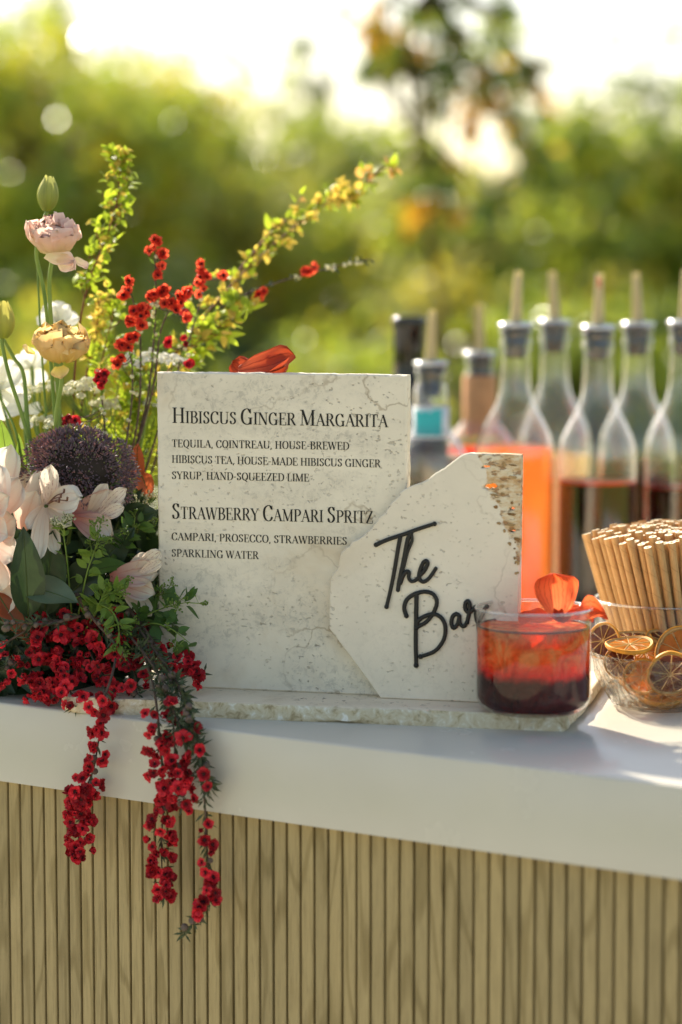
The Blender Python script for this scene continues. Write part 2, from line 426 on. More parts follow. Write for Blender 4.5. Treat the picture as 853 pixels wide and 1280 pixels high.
# ================================================================ STONES
def stone(name, base, dark, vein=1.0, pit=1.0, seed=0., rim=None, rough_edge=False):
    m, t, N, l = newmat(name)
    co0 = N('ShaderNodeTexCoord').outputs['Object']
    mp = N('ShaderNodeMapping'); mp.inputs['Location'].default_value = (seed, seed*.7, seed*1.3); l(co0, mp.inputs['Vector']); co = mp.outputs[0]
    if rim: rl_ = co0
    c = ramp(N, l, nz(N, l, co, 9, 6, .6), [(.3, [x*.88 for x in base[:3]]), (.55, base), (.75, [min(1, x*1.07) for x in base[:3]])])
    # warm ochre clouds
    oc = ramp(N, l, nz(N, l, co, 7, 5, .6, .8), [(.52, (0, 0, 0, 1)), (.74, (1, 1, 1, 1))])
    c = mixc(N, l, mixc(N, l, .7*vein, (0, 0, 0, 1), oc), c, lin('c0a57a'))
    # soft grey mottling in drifts, running up to the right
    mr = N('ShaderNodeMapping'); mr.inputs['Rotation'].default_value = (0, radians(40), 0); mr.inputs['Scale'].default_value = (1, 1, 2.6); l(co, mr.inputs['Vector'])
    drift = ramp(N, l, nz(N, l, mr.outputs[0], 9, 5, .65, .8), [(.43, (0, 0, 0, 1)), (.60, (1, 1, 1, 1))])
    spk = ramp(N, l, nz(N, l, co, 150, 8, .8, .6), [(.5, (0, 0, 0, 1)), (.60, (1, 1, 1, 1))])
    mk = mixc(N, l, 1.0, drift, spk, 'MULTIPLY')
    c = mixc(N, l, mixc(N, l, .62*vein, (0, 0, 0, 1), mk), c, dark)
    gl_ = mixc(N, l, .45*vein, (0, 0, 0, 1), drift)
    c = mixc(N, l, gl_, c, mixc(N, l, .35, base, dark))
    # hairline cracks
    vo = N('ShaderNodeTexVoronoi'); vo.feature = 'DISTANCE_TO_EDGE'; vo.inputs['Scale'].default_value = 6.5
    wp = mixc(N, l, .16, co, nz(N, l, co, 11, 4)); 
    nn = N('ShaderNodeTexNoise'); nn.inputs['Scale'].default_value = 16; nn.inputs['Detail'].default_value = 5; l(co, nn.inputs['Vector'])
    wp = mixc(N, l, .16, co, nn.outputs['Color']); l(wp, vo.inputs['Vector'])
    ck = ramp(N, l, vo.outputs['Distance'], [(0, (1, 1, 1, 1)), (.014, (0, 0, 0, 1))])
    cm_ = ramp(N, l, nz(N, l, co, 6, 2), [(.45, (0, 0, 0, 1)), (.6, (1, 1, 1, 1))])
    ckk = mixc(N, l, 1, ck, cm_, 'MULTIPLY')
    c = mixc(N, l, mixc(N, l, .6*vein, (0, 0, 0, 1), ckk), c, lin('8a7350'))
    # pits
    pn = nz(N, l, tc(N, l, 'Object', (1, 1, 1.6)), 230, 3, .5)
    pm = ramp(N, l, nz(N, l, co, 13, 3), [(.44, (0, 0, 0, 1)), (.62, (1, 1, 1, 1))])
    pp = ramp(N, l, pn, [(.64, (0, 0, 0, 1)), (.69, (1, 1, 1, 1))])
    pits = mixc(N, l, 1, pp, pm, 'MULTIPLY')
    c = mixc(N, l, mixc(N, l, .75*pit, (0, 0, 0, 1), pits), c, lin('6f6047'))
    if rim:                    # the worn corner: ochre, rough and full of small holes
        a_, b_, c_ = rim; sp = N('ShaderNodeVectorMath'); sp.operation = 'DOT_PRODUCT'; l(co0, sp.inputs[0]); sp.inputs[1].default_value = (a_.x, a_.y, a_.z)
        m1 = N('ShaderNodeMath'); m1.operation = 'MULTIPLY_ADD'; l(nz(N, l, co, 55, 5, .65), m1.inputs[0]); m1.inputs[1].default_value = .020; l(sp.outputs['Value'], m1.inputs[2])
        m2_ = N('ShaderNodeMath'); m2_.operation = 'SUBTRACT'; l(m1.outputs[0], m2_.inputs[0]); m2_.inputs[1].default_value = c_+.010
        m3 = N('ShaderNodeMapRange'); m3.inputs['From Min'].default_value = 0; m3.inputs['From Max'].default_value = .0016; l(m2_.outputs[0], m3.inputs[0])
        och = ramp(N, l, nz(N, l, tc(N, l, 'Object', (1, 1, 2.4)), 75, 6, .7), [(.34, lin('b58a58')), (.45, lin('cfae82')), (.54, lin('dcc8a6')), (.68, lin('e6dcc4'))])
        c = mixc(N, l, m3.outputs[0], c, och)
        hp = ramp(N, l, nz(N, l, tc(N, l, 'Object', (1, 1, 2.2)), 110, 3, .6), [(.56, (0, 0, 0, 1)), (.62, (1, 1, 1, 1))])
        hp = mixc(N, l, 1, hp, m3.outputs[0], 'MULTIPLY'); pits = mixc(N, l, 1, pits, hp, 'LIGHTEN')
        c = mixc(N, l, mixc(N, l, .8, (0, 0, 0, 1), hp), c, lin('9a6c40'))
    if rough_edge:             # split face: pale chipped crystals between tan hollows, only where the face is broken (not on the honed top)
        ge = N('ShaderNodeNewGeometry'); sz = N('ShaderNodeSeparateXYZ'); l(ge.outputs['True Normal'], sz.inputs[0])
        fm = ramp(N, l, sz.outputs[2], [(.55, (1, 1, 1, 1)), (.9, (0, 0, 0, 1))])
        sp2 = ramp(N, l, nz(N, l, co, 120, 6, .7, .8), [(.32, lin('a48f6a')), (.44, lin('d2c09c')), (.56, lin('dccfb2')), (.66, lin('f2ebdc'))])
        c = mixc(N, l, fm, c, sp2)
    inv = N('ShaderNodeInvert'); l(pits, inv.inputs['Color'])
    b1 = bump(N, l, inv.outputs[0], .8, .0012); b2 = bump(N, l, nz(N, l, co, 120, 5, .7), .22, .0008, b1)
    out(t, pbsdf(N, l, c, .62, .35, b2, Subsurface_Weight=.0).outputs[0]); return m
ZS = TOP+.0122                                    # top face of the base slab
st1 = stone('grey_veined_travertine', (.82, .735, .58, 1), (.27, .25, .21, 1), 1.0, .5, 0.3)
st3 = stone('slab_travertine', (.86, .74, .54, 1), (.45, .36, .23, 1), 1.2, 1.0, 8.7, None, True)
# base slab: front edge parallel to the sign
def slab():
    P0 = onz(88, 890.7, TOP); P1 = onz(712, 915.0, TOP); P2 = onz(742, 880, TOP)
    d = (P1-P0).normalized(); n = V((-d.y, d.x, 0))
    outline = []
    L = (P1-P0).length
    def jag(a, b, k, amp, seed):
        o = []
        for i in range(k):
            t = i/k; p = a+(b-a)*t
            o.append(p+n*amp*(noise.noise(V((t*9, seed, 0)))+.6*noise.noise(V((t*33, seed, 2)))))
        return o
    back = .16
    pts = jag(P0, P1, 110, .0022, 1.) + jag(P1, P2, 14, .001, 3.) + [P2, P2+n*.09, P0+n*back+d*.03, P0+n*.02-d*.012, P0+n*.006-d*.009]
    mb = MB(); K = len(pts); th = .0122
    lv = [(0, .0050, 0), (.0022, .0006, 1), (.004, -.0004, 1), (.0075, .0002, 1), (.0102, .0004, 1), (.0116, .0016, 1), (th, .0034, 0)]
    cen = sum(pts, V())/K
    for zi, (z, ins, jg) in enumerate(lv):
        for i, p in enumerate(pts):
            q = (cen-p).normalized(); a = noise.noise(V((i*.31, z*260, 5)))*.0030*jg if i < 124 else 0
            if zi == len(lv)-1 and i < 124: a = max(0, noise.noise(V((i*.27, 9, 5))))*.011
            mb.v.append(tuple(p+q*(ins+a)+UP*(z+(noise.noise(V((i*.2, 3, 1)))*.0006 if 0 < zi < 6 else 0))))
    for zi in range(len(lv)-1):
        for i in range(K): mb.f.append((zi*K+i, zi*K+(i+1) % K, (zi+1)*K+(i+1) % K, (zi+1)*K+i)); mb.m.append(0)
    mb.f.append(tuple(range(K-1, -1, -1))); mb.m.append(0)
    mb.f.append(tuple((len(lv)-1)*K+i for i in range(K))); mb.m.append(0)
    solo('stone_base', mb, st3, 'low rough-edged travertine slab lying on the white counter under both signs', 'stone slab', sharp=50)
    return d, n
SD, SN = slab()
# sign plane: foot line on the slab top
F0 = onz(199, 857.5, ZS); F1 = onz(508, 871.6, ZS)
d1 = (F1-F0).normalized(); n1 = V((-d1.y, d1.x, 0))     # n1 points away from the camera
if n1.y < 0: n1 = -n1
W1 = (F1-F0).length
H1 = onplane(199, 465, F0, n1).z-ZS
def plate(mb, outline, front0, n, th, holes=[], bev=.0012, mi=0):
    """outline in 3D on the front plane; straight pushed back by th, slightly bevelled at the front"""
    K = len(outline); cen = sum(outline, V())/K
    loops = [outline]+holes
    ins = []
    for L_ in loops:
        c = sum(L_, V())/len(L_); o = []
        for i, p in enumerate(L_):
            a = L_[i-1]; b = L_[(i+1) % len(L_)]
            e = (b-a).normalized(); q = e.cross(n).normalized()
            if q.dot(c-p) < 0: q = -q
            if L_ is not outline: q = -q
            o.append(p+q*bev)
        ins.append(o)
    tri = tessellate_polygon(ins); flat_ = [p for L_ in ins for p in L_]; base = len(mb.v)
    mb.add(flat_, tri, mi)
    tri2 = tessellate_polygon(loops); mb.add([p+n*th for L_ in loops for p in L_], tri2, mi)
    for L_, I_ in zip(loops, ins):
        k = len(L_); o = len(mb.v)
        mb.v.extend([tuple(p) for p in I_]+[tuple(p+n*bev) for p in L_]+[tuple(p+n*th) for p in L_])
        for i in range(k):
            j = (i+1) % k
            for r_ in (0, 1): mb.f.append((o+r_*k+i, o+r_*k+j, o+(r_+1)*k+j, o+(r_+1)*k+i)); mb.m.append(mi)
    return mb
sign1 = thing('menu_sign', 'tall rectangular stone menu with two cocktail recipes in black serif capitals', 'menu sign', F0+d1*W1/2)
sg = MB(); ol = []
corners = [F0, F1, F1+UP*H1, F0+UP*H1]
# corner heights measured: right top corner a touch lower by perspective only
for i in range(4):
    a, b = corners[i], corners[(i+1) % 4]; k = 60
    for j in range(k):
        t = j/k; q = UP.cross(d1) if False else (UP if i in (0, 2) else d1)
        amp = .0007 if i else .0003
        ol.append(a+(b-a)*t+q*amp*(noise.noise(V((t*14, i*3.3, 0)))+.7*noise.noise(V((t*50, i*3.3, 4)))))
plate(sg, ol, F0, n1, .0115); part('stone_panel', sg, st1, sign1, sharp=40)

# ---------------------------------------------------------------- lettering
TK, TN = .135, .04
def curve(*p): return ('C',)+p
GL = {
'A': (.76, [('L', .08, 0, .38, 1, TN), ('L', .36, 1, .66, 0, TK), ('L', .19, .36, .55, .36, TN), ('s', .08, 0, .24), ('s', .66, 0, .28)]),
'B': (.68, [('L', .17, 0, .17, 1, TK), curve((.17, 1), (.42, .98), (.54, .78), (.42, .55), (.17, .53)), curve((.17, .53), (.46, .51), (.61, .28), (.46, .02), (.17, 0)), ('s', .13, 0, .2), ('s', .13, 1, .2)]),
'C': (.72, [curve((.62, .76), (.52, .96), (.36, 1.), (.16, .84), (.09, .5), (.16, .16), (.36, 0), (.54, .05), (.65, .26)), ('L', .64, .7, .64, 1, TN)]),
'D': (.78, [('L', .17, 0, .17, 1, TK), curve((.17, 1), (.44, .98), (.64, .8), (.7, .5), (.64, .2), (.44, .02), (.17, 0)), ('s', .13, 0, .2), ('s', .13, 1, .2)]),
'E': (.66, [('L', .17, 0, .17, 1, TK), ('L', .1, 1, .56, 1, TN), ('L', .17, .52, .45, .52, TN), ('L', .1, 0, .6, 0, TN), ('L', .56, 1, .56, .78, TN), ('L', .45, .62, .45, .42, TN), ('L', .6, 0, .6, .24, TN), ('s', .13, 1, .2)]),
'G': (.8, [curve((.62, .76), (.52, .96), (.36, 1.), (.16, .84), (.09, .5), (.16, .16), (.36, 0), (.52, .02), (.62, .12)), ('L', .64, .7, .64, 1, TN), ('L', .64, 0, .64, .42, TK), ('s', .62, .42, .28)]),
'H': (.84, [('L', .17, 0, .17, 1, TK), ('L', .66, 0, .66, 1, TK), ('L', .17, .52, .66, .52, TN), ('s', .17, 0, .28), ('s', .17, 1, .28), ('s', .66, 0, .28), ('s', .66, 1, .28)]),
'I': (.36, [('L', .18, 0, .18, 1, TK), ('s', .18, 0, .3), ('s', .18, 1, .3)]),
'K': (.8, [('L', .17, 0, .17, 1, TK), ('L', .62, 1, .19, .42, TN), ('L', .32, .6, .66, 0, TK), ('s', .17, 0, .28), ('s', .17, 1, .28), ('s', .62, 1, .22), ('s', .68, 0, .24)]),
'L': (.62, [('L', .17, 0, .17, 1, TK), ('L', .1, 0, .56, 0, TN), ('L', .56, 0, .56, .26, TN), ('s', .17, 1, .28)]),
'M': (.98, [('L', .13, 0, .15, 1, TN), ('L', .15, 1, .47, .03, TK), ('L', .47, .03, .8, 1, TN), ('L', .8, 0, .8, 1, TK), ('s', .13, 0, .22), ('s', .8, 0, .28), ('s', .1, 1, .2), ('s', .84, 1, .2)]),
'N': (.84, [('L', .15, 0, .15, 1, TN), ('L', .15, 1, .68, 0, TK), ('L', .68, 0, .68, 1, TN), ('s', .15, 0, .24), ('s', .1, 1, .2), ('s', .68, 1, .24)]),
'O': (.8, [('O', (.4, 1), (.18, .86), (.1, .5), (.18, .14), (.4, 0), (.62, .14), (.7, .5), (.62, .86))]),
'P': (.66, [('L', .17, 0, .17, 1, TK), curve((.17, 1), (.44, .98), (.58, .74), (.44, .5), (.17, .47)), ('s', .17, 0, .28), ('s', .13, 1, .2)]),
'Q': (.8, [('O', (.4, 1), (.18, .86), (.1, .5), (.18, .14), (.4, 0), (.62, .14), (.7, .5), (.62, .86)), ('L', .38, .02, .66, -.2, .09)]),
'R': (.76, [('L', .17, 0, .17, 1, TK), curve((.17, 1), (.44, .98), (.56, .76), (.44, .54), (.17, .51)), ('L', .38, .5, .66, 0, TK), ('s', .17, 0, .28), ('s', .13, 1, .2), ('s', .69, 0, .16)]),
'S': (.6, [curve((.48, .78), (.38, .97), (.2, .95), (.12, .76), (.24, .57), (.42, .42), (.47, .2), (.34, .02), (.16, .04), (.09, .24)), ('L', .49, .74, .49, .98, TN), ('L', .09, .02, .09, .28, TN)]),
'T': (.7, [('L', .35, 0, .35, 1, TK), ('L', .06, 1, .64, 1, TN), ('L', .06, 1, .06, .76, TN), ('L', .64, 1, .64, .76, TN), ('s', .35, 0, .3)]),
'U': (.82, [('L', .16, .3, .16, 1, TK), curve((.16, .32), (.2, .08), (.4, 0), (.6, .08), (.66, .34)), ('L', .66, .3, .66, 1, TN), ('s', .16, 1, .28), ('s', .66, 1, .24)]),
'W': (1.04, [('L', .07, 1, .31, 0, TK), ('L', .31, 0, .52, .95, TN), ('L', .5, 1, .73, 0, TK), ('L', .73, 0, .95, 1, TN), ('s', .08, 1, .26), ('s', .5, 1, .22), ('s', .95, 1, .2)]),
'Y': (.74, [('L', .08, 1, .37, .45, TK), ('L', .37, .45, .64, 1, TN), ('L', .37, 0, .37, .48, TK), ('s', .37, 0, .3), ('s', .1, 1, .26), ('s', .64, 1, .22)]),
'Z': (.66, [('L', .1, 1, .58, 1, TN), ('L', .56, 1, .1, 0, TK), ('L', .08, 0, .6, 0, TN), ('L', .1, 1, .1, .78, TN), ('L', .6, 0, .6, .24, TN)]),
'-': (.38, [('L', .05, .4, .33, .4, .08)]),
',': (.26, [('L', .12, .06, .08, -.16, .1), ('L', .07, .05, .17, .05, .1)]),
' ': (.32, []),
}
def ribbon2(P, wf):
    """flat ribbon along 2D points with half width wf(direction angle)"""
    L = []; R_ = []
    for i, p in enumerate(P):
        a = P[max(i-1, 0)]; b = P[min(i+1, len(P)-1)]
        dx, dy = b[0]-a[0], b[1]-a[1]; q = sqrt(dx*dx+dy*dy) or 1; dx /= q; dy /= q
        h_ = wf(dx, dy)/2; L.append((p[0]-dy*h_, p[1]+dx*h_)); R_.append((p[0]+dy*h_, p[1]-dx*h_))
    return L, R_
def glyph_polys(ch):
    ps = []
    for st in GL[ch][1]:
        if st[0] == 'L':
            _, xa, ya, xb, yb, w_ = st; L, R_ = ribbon2([(xa, ya), (xb, yb)], lambda a, b: w_)
        elif st[0] == 's':
            _, x, y, w_ = st; y = y+(.02 if y < .3 else -.02) if y in (0, 1) else y
            L, R_ = ribbon2([(x-w_/2, y), (x+w_/2, y)], lambda a, b: .042)
        else:
            pts = list(st[1:]); cl = st[0] == 'O'
            P = catmull([(a, b, 0) for a, b in pts], 4, cl)
            P = [(p.x, p.y) for p in P]
            if cl: P.append(P[0]); P.append(P[1])
            L, R_ = ribbon2(P, lambda a, b: TN+(TK*1.05-TN)*abs(b)**1.6)
        ps.append((L, R_))
    return ps
ink = simple('black_ink', lin('1c1a17'), .55, .3, .3, 300)
def text_line(words, u0, v0, u1, v1, cap, small=None, depth=.00025):
    """words set between two measured baseline ends on the face of the menu stone"""
    a = onplane(u0, v0, F0, n1); b = onplane(u1, v1, F0, n1); ax = (b-a); ax.normalize()
    tot = 0; items = []
    for wd in words.split(' '):
        for i, ch in enumerate(wd):
            c = 1.0 if (small is None or i == 0) else small
            items.append((ch, c, tot)); tot += (GL[ch][0]+.015)*c*cap
        tot += .3*cap*(small or 1)
    tot -= .3*cap*(small or 1); k = (b-a).length/tot
    out_ = []
    for ch, c, x in items:
        mb = MB(); e = 0
        for L, R_ in glyph_polys(ch):
            e += 1; off = -n1*(depth+e*.00002)
            q = [a+ax*(x*k+p[0]*cap*c*k)+UP*(p[1]*cap*c)+off for p in L+R_]; n_ = len(L)
            rj = random.Random(len(items)+e)
            back = [p+n1*(depth+.0002) for p in q]
            fs = [(i, i+1, n_+i+1, n_+i) for i in range(n_-1)]
            o = 2*n_
            side = [(i, i+1, o+i+1, o+i) for i in range(n_-1)]+[(n_+i+1, n_+i, o+n_+i, o+n_+i+1) for i in range(n_-1)]
            mb.add(q+back, fs+side)
        out_.append((ch, mb))
    return out_
def put_text(words, u0, v0, u1, v1, cap, small=None):
    for ch, mb in text_line(words, u0, v0, u1, v1, cap, small):
        nm = {',': 'comma', '-': 'hyphen'}.get(ch, 'letter')
        part(nm, mb, ink, sign1, flat=True)
PX = 1/1545.
put_text('HIBISCUS GINGER MARGARITA', 215.5, 528.5, 485.5, 534.0, 18.6*PX, .78)
put_text('TEQUILA, COINTREAU, HOUSE-BREWED', 215, 558.8, 437, 562.3, 9.1*PX)
put_text('HIBISCUS TEA, HOUSE-MADE HIBISCUS GINGER', 215, 578.3, 476.5, 584.2, 9.1*PX)
put_text('SYRUP, HAND-SQUEEZED LIME', 215, 598.6, 387, 601.9, 9.1*PX)
put_text('STRAWBERRY CAMPARI SPRITZ', 215, 648.2, 467, 654.2, 18.6*PX, .78)
put_text('CAMPARI, PROSECCO, STRAWBERRIES', 214.7, 675.0, 434.5, 681.0, 9.1*PX)
put_text('SPARKLING WATER', 214.7, 695.6, 324, 698.8, 9.1*PX)

# ---------------------------------------------------------------- second stone
G0 = onz(476, 872.8, ZS+.0002); G1 = onz(597, 878.2, ZS+.0002)
d2 = (G1-G0).normalized(); n2 = V((-d2.y, d2.x, 0))
if n2.y < 0: n2 = -n2
tilt = radians(0.6); n2t = (n2*cos(tilt)-UP*sin(tilt)).normalized()   # leans back a little
def P2(u, v): return onplane(u, v, G0, n2t)
oc = [(476, 872.8), (560, 876.5), (648, 880.5), (648, 780), (650, 660), (651.5, 568.5), (630, 567.5), (600, 566.8), (584, 566.8), (575, 570), (566, 576.5), (556, 585), (545, 590.5), (535.5, 599), (526, 603.5), (516.5, 606.5), (506, 611), (500, 616),
      (498.5, 620), (488, 630), (482, 641), (474, 647), (465, 660), (452, 671), (440, 677), (437, 683), (426.5, 690), (424, 700), (422.5, 709), (416, 718), (413, 723), (411.8, 750), (411.8, 786), (421, 798)]
ol = []
for i in range(len(oc)):
    a = V((oc[i][0], oc[i][1], 0)); b = V((oc[(i+1) % len(oc)][0], oc[(i+1) % len(oc)][1], 0))
    k = max(1, int((b-a).length/4)); amp = .9 if 6 <= i <= 29 else .25
    if i == 0 or i == 1: amp = 0
    for j in range(k):
        t = j/k; p = a+(b-a)*t
        if amp and j: p += V((noise.noise(V((i, t*5, 1))), noise.noise(V((i, t*5, 7))), 0))*amp*1.6
        ol.append(P2(p.x, p.y))
def hole(cu, cv, ru, rv_, seed, k=16):
    return [P2(cu+ru*cos(2*pi*i/k)*(1+.45*noise.noise(V((i*.9, seed, 0)))), cv+rv_*sin(2*pi*i/k)*(1+.6*noise.noise(V((i*.9, seed, 5))))+.25*ru*cos(2*pi*i/k)*-.35) for i in range(k)]
holes = [hole(607, 583.5, 5.5, 1.5, 1), hole(613, 608, 9, 3.2, 2), hole(640, 636, 3.5, 1.6, 3), hole(641, 664, 3.2, 1.5, 4)]
sign2 = thing('bar_sign', 'broken-edged pale stone leaning on the menu with raised black script', 'bar sign', G0+d2*.05)
qa = P2(597, 566)-(G0+d2*.05); qb = P2(648, 705)-(G0+d2*.05)
ql = (qb-qa).normalized(); qn = n2t.cross(ql).normalized()
if qn.dot(d2) < 0: qn = -qn
st2 = stone('pale_travertine', (.85, .75, .59, 1), (.55, .47, .36, 1), .45, .55, 4.1, (qn, 0, qn.dot(qa)))
s2 = MB(); plate(s2, ol, G0, n2t, .0105, holes, .0009)
def st2_mat():
    m = st2; t = m.node_tree; return m
sp_ = part('stone_panel', s2, st2, sign2, sharp=40)
# the worn corner: shallow ragged cavities, each a dished chip in the face
cav = simple('ochre_cavity', lin('b59468'), .8, .2, .35, 160, .6)
cavd = simple('deep_cavity', lin('8c6a42'), .85, .2, .35, 160, .6)
def cavity(cu, cv, ru, rv_, seed, mat_):
    mb = MB(); k = 18; R = []
    for i in range(k):
        a = 2*pi*i/k; q = 1+.5*noise.noise(V((cos(a)*1.5+seed*3.1, sin(a)*1.5, seed)))
        R.append((cu+ru*cos(a)*q, cv+rv_*sin(a)*q+ru*cos(a)*.12))
    vs = [P2(u, v)-n2t*.0003 for u, v in R]
    vs += [P2(cu+(u-cu)*.82, cv+(v-cv)*.82)-n2t*.0011*abs(noise.noise(V((u*.3, v*.3, seed))))-n2t*.0006 for u, v in R]
    vs += [P2(cu+(u-cu)*.6, cv+(v-cv)*.6)-n2t*.00035 for u, v in R]+[P2(cu, cv)-n2t*.00032]
    fs = [(i, (i+1) % k, k+(i+1) % k, k+i) for i in range(k)]+[(k+i, k+(i+1) % k, 2*k+(i+1) % k, 2*k+i) for i in range(k)]+[(2*k+i, 2*k+(i+1) % k, 3*k) for i in range(k)]
    mb.add(vs, fs); return part('cavity', mb, mat_, sign2)
rr = random.Random(3)
for i in range(34):
    t = rr.random(); v = 572+t*150; lo = 598+max(0, (v-600))*.42+3; u = rr.uniform(min(lo, 644), 648)
    if any((u-a)**2/90+(v-b)**2/30 < 1 for a, b in ((607, 583.5), (613, 608), (640, 636), (641, 664))): continue
    cavity(u, v, rr.uniform(1.6, 5.5)*(1 if t < .7 else .5), rr.uniform(.9, 2.1), i, cav if rr.random() < .65 else cavd)
# raised script
blk = simple('black_acrylic', lin('24221e'), .5, .35, .1, 80)
def sc(pts): return [(460+x/5.331, 640+y/5.331) for x, y in pts]
SCR = {
 'T': [([(58, 218), (130, 185), (240, 148), (340, 112), (447, 78)], 2.0, 1), ([(220, 160), (200, 270), (178, 400), (152, 530), (128, 630)], 2.0, 2)],
 'h': [([(292, 140), (270, 180), (252, 270), (232, 370), (212, 460), (204, 518)], 2.2, 0), ([(292, 140), (298, 190), (268, 270), (240, 380)], 1.5, 0), ([(222, 470), (240, 420), (262, 395), (278, 402), (276, 436), (292, 460), (318, 455), (350, 425)], 1.9, 0)],
 'e': [([(345, 425), (375, 395), (400, 350), (396, 326), (376, 332), (356, 370), (344, 420), (352, 452), (375, 464), (405, 446), (430, 415), (455, 376)], 2.0, 0)],
 'B': [([(328, 530), (326, 620), (324, 740), (322, 860), (325, 1020)], 2.2, 2), ([(260, 690), (246, 640), (262, 585), (310, 548), (380, 530), (436, 545), (462, 590), (450, 650), (400, 725), (325, 770)], 2.1, 1),
       ([(325, 770), (338, 725), (390, 690), (450, 680), (498, 710), (520, 770), (508, 850), (450, 925), (355, 962)], 2.1, 1)],
 'a': [([(612, 690), (590, 678), (566, 700), (560, 745), (576, 772), (600, 745), (612, 700), (614, 690), (618, 740), (640, 762), (664, 735)], 2.0, 0)],
 'r': [([(664, 735), (678, 670), (682, 615), (668, 592), (652, 610), (654, 650), (680, 668), (712, 640), (722, 632), (722, 690), (735, 735), (760, 700), (780, 645), (795, 628)], 2.0, 1)],
}
for ch, strokes in SCR.items():
    mb = MB(); e = 0
    for pts, wd, dot in strokes:
        P = catmull([(x, y, 0) for x, y in sc(pts)], 7); e += 1
        P3 = [P2(p.x, p.y)-n2t*(.0014+e*.0001) for p in P]
        tube(mb, P3, lambda t, w_=wd: w_*1.28*PX*(1-.12*t), 8, flat=.7, nrm=n2t)
        for q in ([P3[0], P3[-1]] if dot == 1 else [P3[-1]] if dot == 2 else [P3[0], P3[-1]]):
            rr_ = wd*PX*(1.5 if dot else 1.25)
            lp = [(rr_*sin(pi*k/6), -rr_*.8*cos(pi*k/6)) for k in range(7)]
            tmp = MB(); lathe(tmp, lp, 10); mb.merge(tmp.data(), basis(q, UP, -n2t))
    part('letter', mb, blk, sign2)
# ================================================================ BOTTLES
bglass = thinglass('clear_bottle_glass', (.985, .99, .98, 1), 2.4, .022)
bglass2 = thinglass('clear_label_bottle_glass', (.98, .985, .975, 1), 2.2, .03)
dkglass = simple('dark_wine_glass', lin('14100a'), .12, .6, .2, 20)
def liquid(name, col, tl, mixf=.45, rough=.1):
    m, t, N, l = newmat(name)
    p = N('ShaderNodeBsdfPrincipled'); p.inputs['Base Color'].default_value = col; p.inputs['IOR'].default_value = 1.33
    p.inputs['Roughness'].default_value = rough; p.inputs['Transmission Weight'].default_value = 1
    tr = N('ShaderNodeBsdfTranslucent'); tr.inputs[0].default_value = tl
    mx = N('ShaderNodeMixShader'); mx.inputs[0].default_value = mixf; l(p.outputs[0], mx.inputs[1]); l(tr.outputs[0], mx.inputs[2])
    out(t, mx.outputs[0]); return m
orange_l = liquid('orange_syrup', (1, .42, .12, 1), (1, .34, .09, 1), .38)
dark_l = liquid('dark_red_syrup', (.05, .006, .006, 1), (.035, .004, .004, 1), .3, .03)
rim_l = liquid('red_meniscus', (1, .16, .06, 1), (1, .15, .05, 1), .6)
clear_l = liquid('clear_spirit', (.95, .95, .9, 1), (.9, .9, .8, 1), .05)
peach_l = liquid('peach_juice', (1, .80, .58, 1), (1, .68, .45, 1), .25)
spout_m = leafmat('straw_coloured_spout', lin('cdb98a'), lin('ddcda0'), .35, .25, .5, 10)
collar_m = simple('smoky_plastic_collar', lin('c9cccd'), .16, .8, .08, 30, Metallic=.75)
rubber = simple('black_rubber', lin('23211f'), .45, .4, .1, 60)
BP = [(.0, 0), (.034, 0), (.0385, .004), (.039, .012), (.039, .165), (.0385, .178), (.0355, .190), (.030, .203), (.0235, .215), (.0182, .226), (.0158, .237), (.0148, .250), (.0142, .270), (.0140, .278), (.0150, .2795), (.0160, .283), (.0160, .288), (.0148, .2905), (.0148, .2945), (.0158, .297), (.0158, .3005), (.0135, .3015)]
def interp_profile(prof, zmax, inset):
    o = []
    for (r0, z0), (r1, z1) in zip(prof, prof[1:]):
        if z0 <= zmax: o.append((max(0, r0-inset), z0+(.004 if z0 < .004 else 0)))
        if z0 <= zmax < z1:
            q = (zmax-z0)/(z1-z0); o.append((max(0, r0+(r1-r0)*q-inset), zmax)); break
    return o
